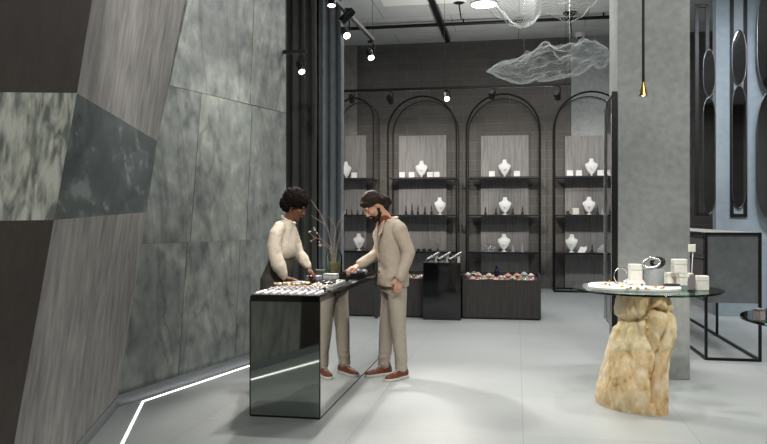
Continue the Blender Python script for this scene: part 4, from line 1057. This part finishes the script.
def hand_mb(mb, wrist, d, side, nrm, curl=.5, k=1.0, spread=.10, thumb=.6):
    """d: forearm direction, side: towards the thumb, nrm: out of the back of the hand"""
    d = Vector(d).normalized(); nrm = Vector(nrm); nrm = (nrm - d * nrm.dot(d)).normalized(); sd = Vector(side); sd = (sd - d * sd.dot(d) - nrm * sd.dot(nrm)).normalized()
    w = Vector(wrist); P = lambda a, b, c: w + d * (a * k) + sd * (b * k) + nrm * (c * k)
    R = Matrix((d, sd, nrm)).transposed()
    mb.ball(P(.05, 0, 0), (.055 * k, .041 * k, .017 * k), 18, 12, R)
    mb.limb([P(-.02, 0, 0), P(.02, 0, 0)], [.026 * k, .026 * k], 12)
    lens = [.078, .088, .082, .064]
    for i, b in enumerate((.03, .0105, -.0095, -.029)):
        a0 = Vector(P(.088 - .004 * abs(i - 1.2), b, .001)); L = lens[i] * k; ang = curl * .55; pts = [P(.05, b * .8, 0), a0]
        cur = a0; sp = (1.5 - i) * spread * .5
        for f in (.45, .32, .26):
            v = (d * math.cos(ang) - nrm * math.sin(ang) + sd * math.sin(sp)).normalized(); cur = cur + v * (L * f); pts.append(cur); ang += curl * .75
        mb.limb(pts, [.010 * k, .0098 * k, .0092 * k, .0085 * k, .0072 * k], 10)
    v0 = P(.018, .026, -.004); v1 = P(.05, .052, -.012); v2 = P(.078, .06 - .02 * thumb, -.02 - .012 * thumb); v3 = P(.1, .058 - .03 * thumb, -.026 - .02 * thumb)
    mb.limb([v0, v1, v2, v3], [.015 * k, .0125 * k, .0105 * k, .008 * k], 10)
def shoe(root, ankle, ang, L=.29):
    """sneaker: ankle (x, y) in root space, ang: toe direction"""
    t = Matrix.Rotation(ang, 3, 'Z'); o = Vector((ankle[0], ankle[1], 0))
    secs = [(-.085, .026, .012, .085), (-.075, .034, .012, .1), (-.03, .037, .012, .105), (.02, .04, .012, .1), (.07, .045, .012, .078), (.12, .048, .012, .062), (.165, .044, .012, .054), (.19, .034, .012, .045), (.203, .016, .014, .035)]
    rings = []
    for x, hw, z0, z1 in secs:
        ring = []
        for k in range(16):
            a = 2 * PI * k / 16; ca, sa = math.cos(a), math.sin(a); zc, hz = (z0 + z1) / 2, (z1 - z0) / 2
            y = math.copysign(abs(ca) ** .75, ca) * hw * (1 if sa < 0 else 1 - .25 * sa); ring.append(o + t @ Vector((x, y, zc + hz * math.copysign(abs(sa) ** .8, sa))))
        rings.append(ring)
    mb = MB().rings(rings); mb.limb([o + t @ Vector((-.03, 0, .08)), o + t @ Vector((-.034, 0, .105))], [.04, .043], 14)
    s = mb.melt('shoe', 'tan_leather', root, .006, 3)
    rings = []
    for zz, g in ((0, -.002), (.008, .004), (.024, .004), (.026, .0)):
        ring = []
        for side in (1, -1):
            for x, hw, z0, z1 in (secs if side == 1 else secs[::-1]): ring.append(o + t @ Vector((x + (.004 if x > .15 else -.004 if x < -.07 else 0), side * (hw + g), zz)))
        rings.append(ring)
    MB().rings(rings).build('sole', 'sole', s, smooth=50)
    mb = MB()
    for q in range(4):
        x = .03 + .022 * q; z = .103 - .011 * q; mb.tube([o + t @ Vector((x, -.02, z - .006)), o + t @ Vector((x + .004, 0, z)), o + t @ Vector((x, .02, z - .006))], .004, 6)
    mb.build('laces', 'sole', s, smooth=True)
    return s

# ---------------- the man (canonical: x forward, y to his left)
mroot_xy = Vector(((393 - XC) / FL * 7.28, 7.28, 0)); MYAW = PI + math.radians(18)
hc = Vector((.198, 0, 1.658)); HR_ = RY(math.radians(46)) 
HR_ = Matrix.Rotation(math.radians(6), 3, 'Z') @ HR_
mb = MB(); head_mb(mb, hc, HR_, 1.0)
mb.limb([(.045, 0, 1.47), (.085, 0, 1.55), (.16, 0, 1.635)], [.062, .058, .062], 18)     # neck
mb.loft([((-.005, 0, .92), .10, .155), ((-.005, 0, 1.05), .098, .148), ((0, 0, 1.2), .105, .155), ((.01, 0, 1.34), .112, .172), ((.015, 0, 1.43), .1, .18), ((.03, 0, 1.5), .07, .11)], 24, 2.3)
mb.limb([(.0, .175, 1.445), (-.06, .228, 1.215)], [.05, .042], 14); mb.limb([(-.06, .228, 1.215), (.02, .24, .98)], [.04, .028], 14)
mb.limb([(.01, -.175, 1.445), (.07, -.22, 1.19)], [.05, .042], 14); mb.limb([(.07, -.22, 1.19), (.31, -.13, 1.075)], [.04, .028], 14)
hand_mb(mb, (.022, .241, .97), (.12, -.01, -1), (.9, -.4, .1), (.15, 1, 0), .55, 1.0)
hand_mb(mb, (.315, -.13, 1.073), (.86, .12, -.22), (.1, 1, .1), (.25, 0, 1), .85, 1.0, .1, .9)
for s, ax in ((1, -.045), (-1, .065)):
    mb.limb([(-.01, s * .09, .93), (-.005 + ax * .2, s * .095, .5), (ax, s * .1, .1), (ax + .02, s * .1, .07)], [.09, .055, .038, .036], 16)
man = mb.melt('person', 'skin_light', None, .0062, 3)
man.location = mroot_xy; man.rotation_euler = (0, 0, MYAW)
tag(man, 'bearded man in a beige linen suit leaning over the mirrored counter', 'person')
# clothes
mb = MB()
mb.loft([((.0, 0, .885), .142, .208), ((.0, 0, .96), .140, .206), ((-.002, 0, 1.06), .132, .19), ((.004, 0, 1.17), .133, .186), ((.01, 0, 1.3), .140, .2), ((.012, 0, 1.4), .134, .212), ((.012, 0, 1.46), .115, .2), ((.015, 0, 1.505), .085, .15), ((.02, 0, 1.53), .07, .09)], 32, 2.4)
mb.limb([(.0, .165, 1.44), (.0, .19, 1.42), (-.035, .222, 1.32), (-.072, .248, 1.21)], [.075, .078, .068, .062], 16)
mb.limb([(-.072, .248, 1.21), (-.045, .252, 1.12), (.0, .252, 1.03), (.015, .25, .985)], [.062, .056, .05, .046], 16)
mb.limb([(.01, -.165, 1.44), (.02, -.19, 1.42), (.05, -.21, 1.32), (.075, -.23, 1.19)], [.075, .078, .068, .062], 16)
mb.limb([(.075, -.23, 1.19), (.17, -.19, 1.145), (.27, -.15, 1.1), (.29, -.142, 1.09)], [.06, .055, .048, .046], 16)
def crease(amp, fr, seed=0):
    def f(c, n):
        return n * (amp * noise.noise(Vector((c.x * fr, c.y * fr + seed, c.z * fr * .8))) + amp * .6 * noise.noise(Vector((c.x * fr * 2, c.y * fr * 2, c.z * fr * 2.6 + seed))))
    return f
jk = mb.melt('blazer', 'blazer', man, .0075, 5, crease(.006, 9)); 
# lapels, button, collar
for s in (1, -1):
    pts = [(.152, s * .012, 1.16), (.165, s * .03, 1.26), (.17, s * .085, 1.36), (.155, s * .125, 1.40), (.135, s * .1, 1.45), (.11, s * .085, 1.52), (.128, s * .06, 1.50), (.158, s * .035, 1.38), (.158, s * .012, 1.25)]
    if s < 0: pts = pts[::-1]
    MB().prism([Vector(p) + Vector((-.002, 0, 0)) for p in pts], (.012, 0, .002)).build('lapel', 'blazer', jk, bev=.003)
mb = MB(); ring = []
for i in range(15):
    a = -PI * .62 + PI * 1.24 * i / 14; ring.append(Vector((.045 - .082 * math.cos(a), .088 * math.sin(a), 1.545 - .03 * (1 - math.cos(a)))))
mb.tube(ring, .015, 10).build('collar', 'blazer', jk, smooth=True)
for z in (1.13, 1.02): MB().ball((.145, .012, z), (.007, .012, .012), 10, 6).build('button', 'tan_leather', jk, smooth=True)
MB().box((.055, .21, 1.0), (.13, .012, .012), Matrix.Rotation(.05, 3, 'Y')).build('pocket_flap', 'blazer', jk, bev=.003)
mb = MB(); mb.limb([(.05, 0, 1.45), (.075, 0, 1.51), (.1, 0, 1.545)], [.075, .067, .064], 20)
mb.loft([((.075, 0, 1.2), .075, .012), ((.085, 0, 1.3), .078, .045), ((.085, 0, 1.4), .072, .07), ((.075, 0, 1.48), .06, .08), ((.07, 0, 1.53), .05, .06)], 20)
mb.melt('turtleneck', 'rust', man, .0065, 3)
mb = MB(); mb.loft([((-.005, 0, .82), .118, .178), ((-.005, 0, .93), .122, .182), ((-.005, 0, 1.02), .112, .165)], 28, 2.3)
for s, ax in ((1, -.045), (-1, .065)):
    mb.limb([(-.01, s * .092, .86), (-.005 + ax * .1, s * .096, .68), (.0 + ax * .45, s * .1, .48), (ax * .8 - .005, s * .1, .25), (ax - .004, s * .1, .11)], [.099, .088, .074, .064, .058], 18)
def trcrease(c, n): return n * (.005 * noise.noise(Vector((c.x * 12, c.y * 12, c.z * 7))) + (.007 * noise.noise(Vector((c.x * 8, c.y * 8, c.z * 26))) if c.z < .25 else 0))
mb.melt('trousers', 'trouser', man, .0075, 4, trcrease)
shoe(man, (-.045, .1), math.radians(28)); shoe(man, (.065, -.1), math.radians(12))
# head details
HL = lambda x, y, z: hc + HR_ @ Vector((x, y, z))
mb = MB(); mb.ball(HL(-.02, 0, .055), (.108, .086, .092), 22, 14, HR_); mb.ball(HL(-.075, 0, .0), (.06, .072, .075), 16, 12, HR_); mb.ball(HL(-.085, 0, -.05), (.045, .06, .05), 14, 10, HR_)
mb.ball(hc + Vector((-.13, .0, .035)), (.055, .046, .042), 14, 10); mb.ball(hc + Vector((-.1, 0, .06)), (.07, .06, .05), 14, 10); mb.ball(hc + Vector((-.115, 0, -.005)), (.04, .055, .05), 14, 10); mb.ball(HL(.045, 0, .085), (.05, .062, .035), 16, 10, HR_)
for s in (-1, 1): mb.ball(HL(-.02, s * .07, .03), (.035, .018, .045), 12, 8, HR_)
def hairdisp(c, n): return n * (.006 * noise.noise(Vector((c.x * 22, c.y * 60, c.z * 22))) + .004 * noise.noise(c * 45))
mb.melt('hair', 'hair', man, .005, 3, hairdisp)
mb = MB(); mb.ball(HL(.052, 0, -.095), (.048, .053, .04), 18, 12, HR_); mb.ball(HL(.075, 0, -.11), (.034, .036, .03), 14, 10, HR_)
for s in (-1, 1): mb.limb([HL(.005, s * .066, -.035), HL(.02, s * .064, -.075), HL(.06, s * .042, -.1)], [.014, .017, .02], 10); mb.limb([HL(.098, s * .004, -.047), HL(.09, s * .026, -.055), HL(.08, s * .034, -.075)], [.009, .008, .010], 8)
mb.melt('beard', 'hair', man, .005, 2, hairdisp)
def face_bits(o, HL, HR_, lips, k=1.0, brow='hair'):
    for s in (-1, 1):
        e = MB().ball(HL(.083 * k, s * .03 * k, .006 * k), (.0095 * k, .013 * k, .006 * k), 12, 8, HR_).build('eye', 'eye', o, smooth=True)
        MB().ball(HL(.089 * k, s * .03 * k, .004 * k), (.005 * k, .006 * k, .0055 * k), 10, 6, HR_).build('iris', 'black_satin', e, smooth=True)
        MB().limb([HL(.0965 * k, s * .014 * k, .036 * k), HL(.0925 * k, s * .03 * k, .04 * k), HL(.083 * k, s * .046 * k, .036 * k)], [.0035 * k, .0035 * k, .002 * k], 8).build('eyebrow', brow, o, smooth=True)
    MB().limb([HL(.098 * k, -.018 * k, -.06 * k), HL(.107 * k, 0, -.058 * k), HL(.098 * k, .018 * k, -.06 * k)], [.004 * k, .006 * k, .004 * k], 8).build('lips', lips, o, smooth=True)
face_bits(man, HL, HR_, 'lips_light')

# ---------------- the woman (x forward = to the right in the room)
wroot = Vector(((277.5 - XC) / FL * 7.04, 7.04, 0)); WYAW = math.radians(-6)
wc = Vector((.175, 0, 1.645)); WR = Matrix.Rotation(math.radians(-8), 3, 'Z') @ RY(math.radians(28))
WL = lambda x, y, z: wc + WR @ Vector((x, y, z))
mb = MB(); head_mb(mb, wc, WR, .95, True)
mb.limb([(.09, 0, 1.48), (.115, 0, 1.545), (.15, 0, 1.61)], [.052, .048, .05], 16)
mb.loft([((.0, 0, .95), .11, .155), ((.04, 0, 1.12), .085, .12), ((.06, 0, 1.22), .085, .12), ((.07, 0, 1.35), .085, .13), ((.07, 0, 1.44), .065, .13), ((.085, 0, 1.5), .06, .09)], 24, 2.2)
mb.limb([(.06, -.15, 1.455), (.03, -.2, 1.22)], [.036, .034], 12); mb.limb([(.03, -.2, 1.22), (.115, -.2, 1.0)], [.034, .024], 12)
mb.limb([(.08, .15, 1.455), (.13, .2, 1.22)], [.036, .034], 12); mb.limb([(.13, .2, 1.22), (.255, .17, 1.07)], [.034, .024], 12)
hand_mb(mb, (.122, -.2, .992), (.97, .05, -.12), (.05, 1, .1), (.1, 0, 1), .45, .92)
hand_mb(mb, (.262, .168, 1.058), (.55, -.25, -.6), (.3, -1, 0), (.6, 0, .6), .5, .92)
for s in (1, -1): mb.limb([(.0, s * .085, .95), (.02, s * .085, .52), (-.01, s * .085, .1), (.06, s * .085, .04), (.14, s * .085, .03)], [.1, .055, .036, .03, .025], 14)
wom = mb.melt('person', 'skin_dark', None, .006, 3); wom.location = wroot; wom.rotation_euler = (0, 0, WYAW)
tag(wom, 'woman with short curly black hair in a cream blouse behind the mirrored counter', 'person')
mb = MB()
mb.loft([((.045, 0, 1.17), .105, .142), ((.048, 0, 1.215), .134, .166), ((.05, 0, 1.27), .138, .17), ((.055, 0, 1.36), .126, .162), ((.062, 0, 1.44), .102, .155), ((.078, 0, 1.495), .072, .105), ((.09, 0, 1.525), .056, .062)], 30, 2.2)
mb.limb([(.055, -.15, 1.455), (.035, -.185, 1.4), (.02, -.215, 1.29), (.035, -.22, 1.19), (.07, -.215, 1.1), (.1, -.205, 1.035)], [.058, .062, .062, .064, .066, .046], 16)
mb.limb([(.095, -.206, 1.04), (.115, -.2, 1.0)], [.046, .032], 14)
mb.limb([(.075, .15, 1.455), (.09, .185, 1.4), (.125, .21, 1.29), (.15, .205, 1.2), (.21, .19, 1.13), (.25, .178, 1.085)], [.058, .062, .06, .062, .058, .042], 16)
bl_ = mb.melt('blouse', 'blouse', wom, .0075, 4, crease(.006, 14, 4))
mb = MB(); ring = []
for i in range(17):
    a = 2 * PI * i / 16; ring.append(Vector((.105 + .062 * math.cos(a), .064 * math.sin(a), 1.52 - .035 * math.cos(a))))
mb.tube(ring[:16], .011, 10, closed=True).build('collar', 'blouse', bl_, smooth=True)
mb = MB(); mb.loft([((-.03, 0, .3), .13, .18), ((-.03, 0, .6), .13, .18), ((-.026, 0, .85), .132, .185), ((-.014, 0, .98), .135, .182), ((.02, 0, 1.1), .118, .155), ((.042, 0, 1.2), .102, .14), ((.045, 0, 1.215), .1, .138)], 30, 2.3)
mb.melt('skirt', 'skirt', wom, .0085, 4, crease(.006, 7, 2))
for s in (1, -1):
    mb = MB(); mb.limb([(-.03, s * .085, .05), (.02, s * .085, .045), (.12, s * .085, .03), (.19, s * .085, .024)], [.036, .04, .038, .024], 12)
    for q in range(len(mb.v)): mb.v[q].z = max(0, mb.v[q].z)
    mb.build('shoe', 'black_satin', wom, smooth=True)
def curl(d): return .10 * noise.noise(d * 7) + .06 * noise.noise(d * 16)
mb = MB(); mb.ball(WL(-.035, 0, .065), (.125, .118, .108), 48, 36, WR, curl); mb.ball(WL(-.075, 0, -.005), (.085, .105, .085), 40, 30, WR, curl)
mb.melt('hair', 'afro', wom, .0055, 1, lambda c, n: n * (.008 * noise.noise(c * 60)))
face_bits(wom, WL, WR, 'lips_dark', .95, 'afro')
for s in (-1, 1): MB().ball(WL(-.006, s * .082, -.04), (.006, .004, .009), 8, 6).build('earring', 'gold', wom, smooth=True)

# ================================================================== LIGHT
w = bpy.data.worlds.new('world'); scn.world = w; w.use_nodes = True
w.node_tree.nodes['Background'].inputs['Color'].default_value = (.75, .85, 1, 1); w.node_tree.nodes['Background'].inputs['Strength'].default_value = .3
# unseen overhead fills added to brighten the room, no fixtures drawn
for (x, y, e) in ((1.8, 1.4, 24), (3.4, 2.6, 56), (1.6, 9.2, 120), (3.0, 13.2, 60), (.4, 13.4, 40), (5.2, 8.0, 120), (3.8, -2.0, 170)):
    l = area('overhead_fill', (x, y, CEIL - .25), (x, y, 0), e, 1.2, 1.2, (1, .98, .95))
spot('ceiling_fill_up', Vector((.3, 10.6, 3.75)), Vector((.3, 10.7, 6)), 110, 150, .6, .15, (1, .99, .96))  # unseen upward fills added to brighten the ceiling
spot('ceiling_fill_up', Vector((2.0, 13.2, 3.75)), Vector((2.0, 13.3, 6)), 110, 150, .6, .15, (1, .99, .96))
spot('pendant_light', pp + Vector((0, 0, -.01)), pp + Vector((0, 0, -2)), 60, 100, .8, .03, (1, .93, .84))
spot('table_fill', Vector((1.2, 3.2, 4.2)), TC + Vector((0, 0, .55)), 340, 34, .6, .06, (1, .97, .93))  # added spot without a fixture, brightens the stone table
spot('unseen_wall_light', Vector((-.9, 5.6, 4.6)), SP(225, 40), 130, 75, .9, .1, (1, .98, .95))
spot('unseen_wall_light', Vector((1.3, 3.3, 3.4)), LP(150, 25), 380, 46, .9, .1, (1, .97, .93))  # added low spot that brightens the leaning panels, no lamp hangs there
spot('pillar_fill', Vector((1.9, 3.0, 4.9)), Vector((2.7, 7.2, 2.4)), 390, 62, .9, .15, (1, .99, .96))  # unseen spot added to lift the pillar face
spot('mirror_fill', Vector((4.6, 8.6, 5.0)), Vector((5.2, 12.0, 2.2)), 400, 90, .9, .15, (.84, .93, 1))  # added cool fill for the blue wall and its oval mirrors
spot('man_fill', Vector((.4, 3.2, 4.9)), Vector((.0, 7.2, 1.2)), 330, 42, .8, .1, (1, .97, .93))  # added fill aimed at the man, without a lamp head
spot('floor_fill', Vector((1.2, 8.2, 4.6)), Vector((1.3, 7.6, 0)), 70, 110, .8, .2, (1, .99, .97))  # unseen wide fill added over the open floor

# ================================================================== CAMERA
cam = bpy.data.cameras.new('camera'); co = bpy.data.objects.new('camera', cam); COL.objects.link(co); scn.camera = co
co.location = (0, 0, EYE); co.rotation_euler = (PI / 2, 0, 0); cam.sensor_width = 36.0; cam.lens = 36.0 * FL / 767.0; cam.shift_y = -(222 - HY) / 767.0; cam.clip_start = .05
scn.view_settings.view_transform = 'Standard'; scn.view_settings.look = 'None'; scn.view_settings.gamma = 1.0; scn.view_settings.use_curve_mapping = False; scn.view_settings.exposure = 0.0
scn.cycles.use_denoising = True
try: scn.cycles.denoiser = 'OPENIMAGEDENOISE'
except Exception: pass
scn.cycles.max_bounces = 10; scn.cycles.transmission_bounces = 10; scn.cycles.glossy_bounces = 6; scn.cycles.sample_clamp_indirect = 6.0; scn.cycles.caustics_refractive = False; scn.cycles.caustics_reflective = False
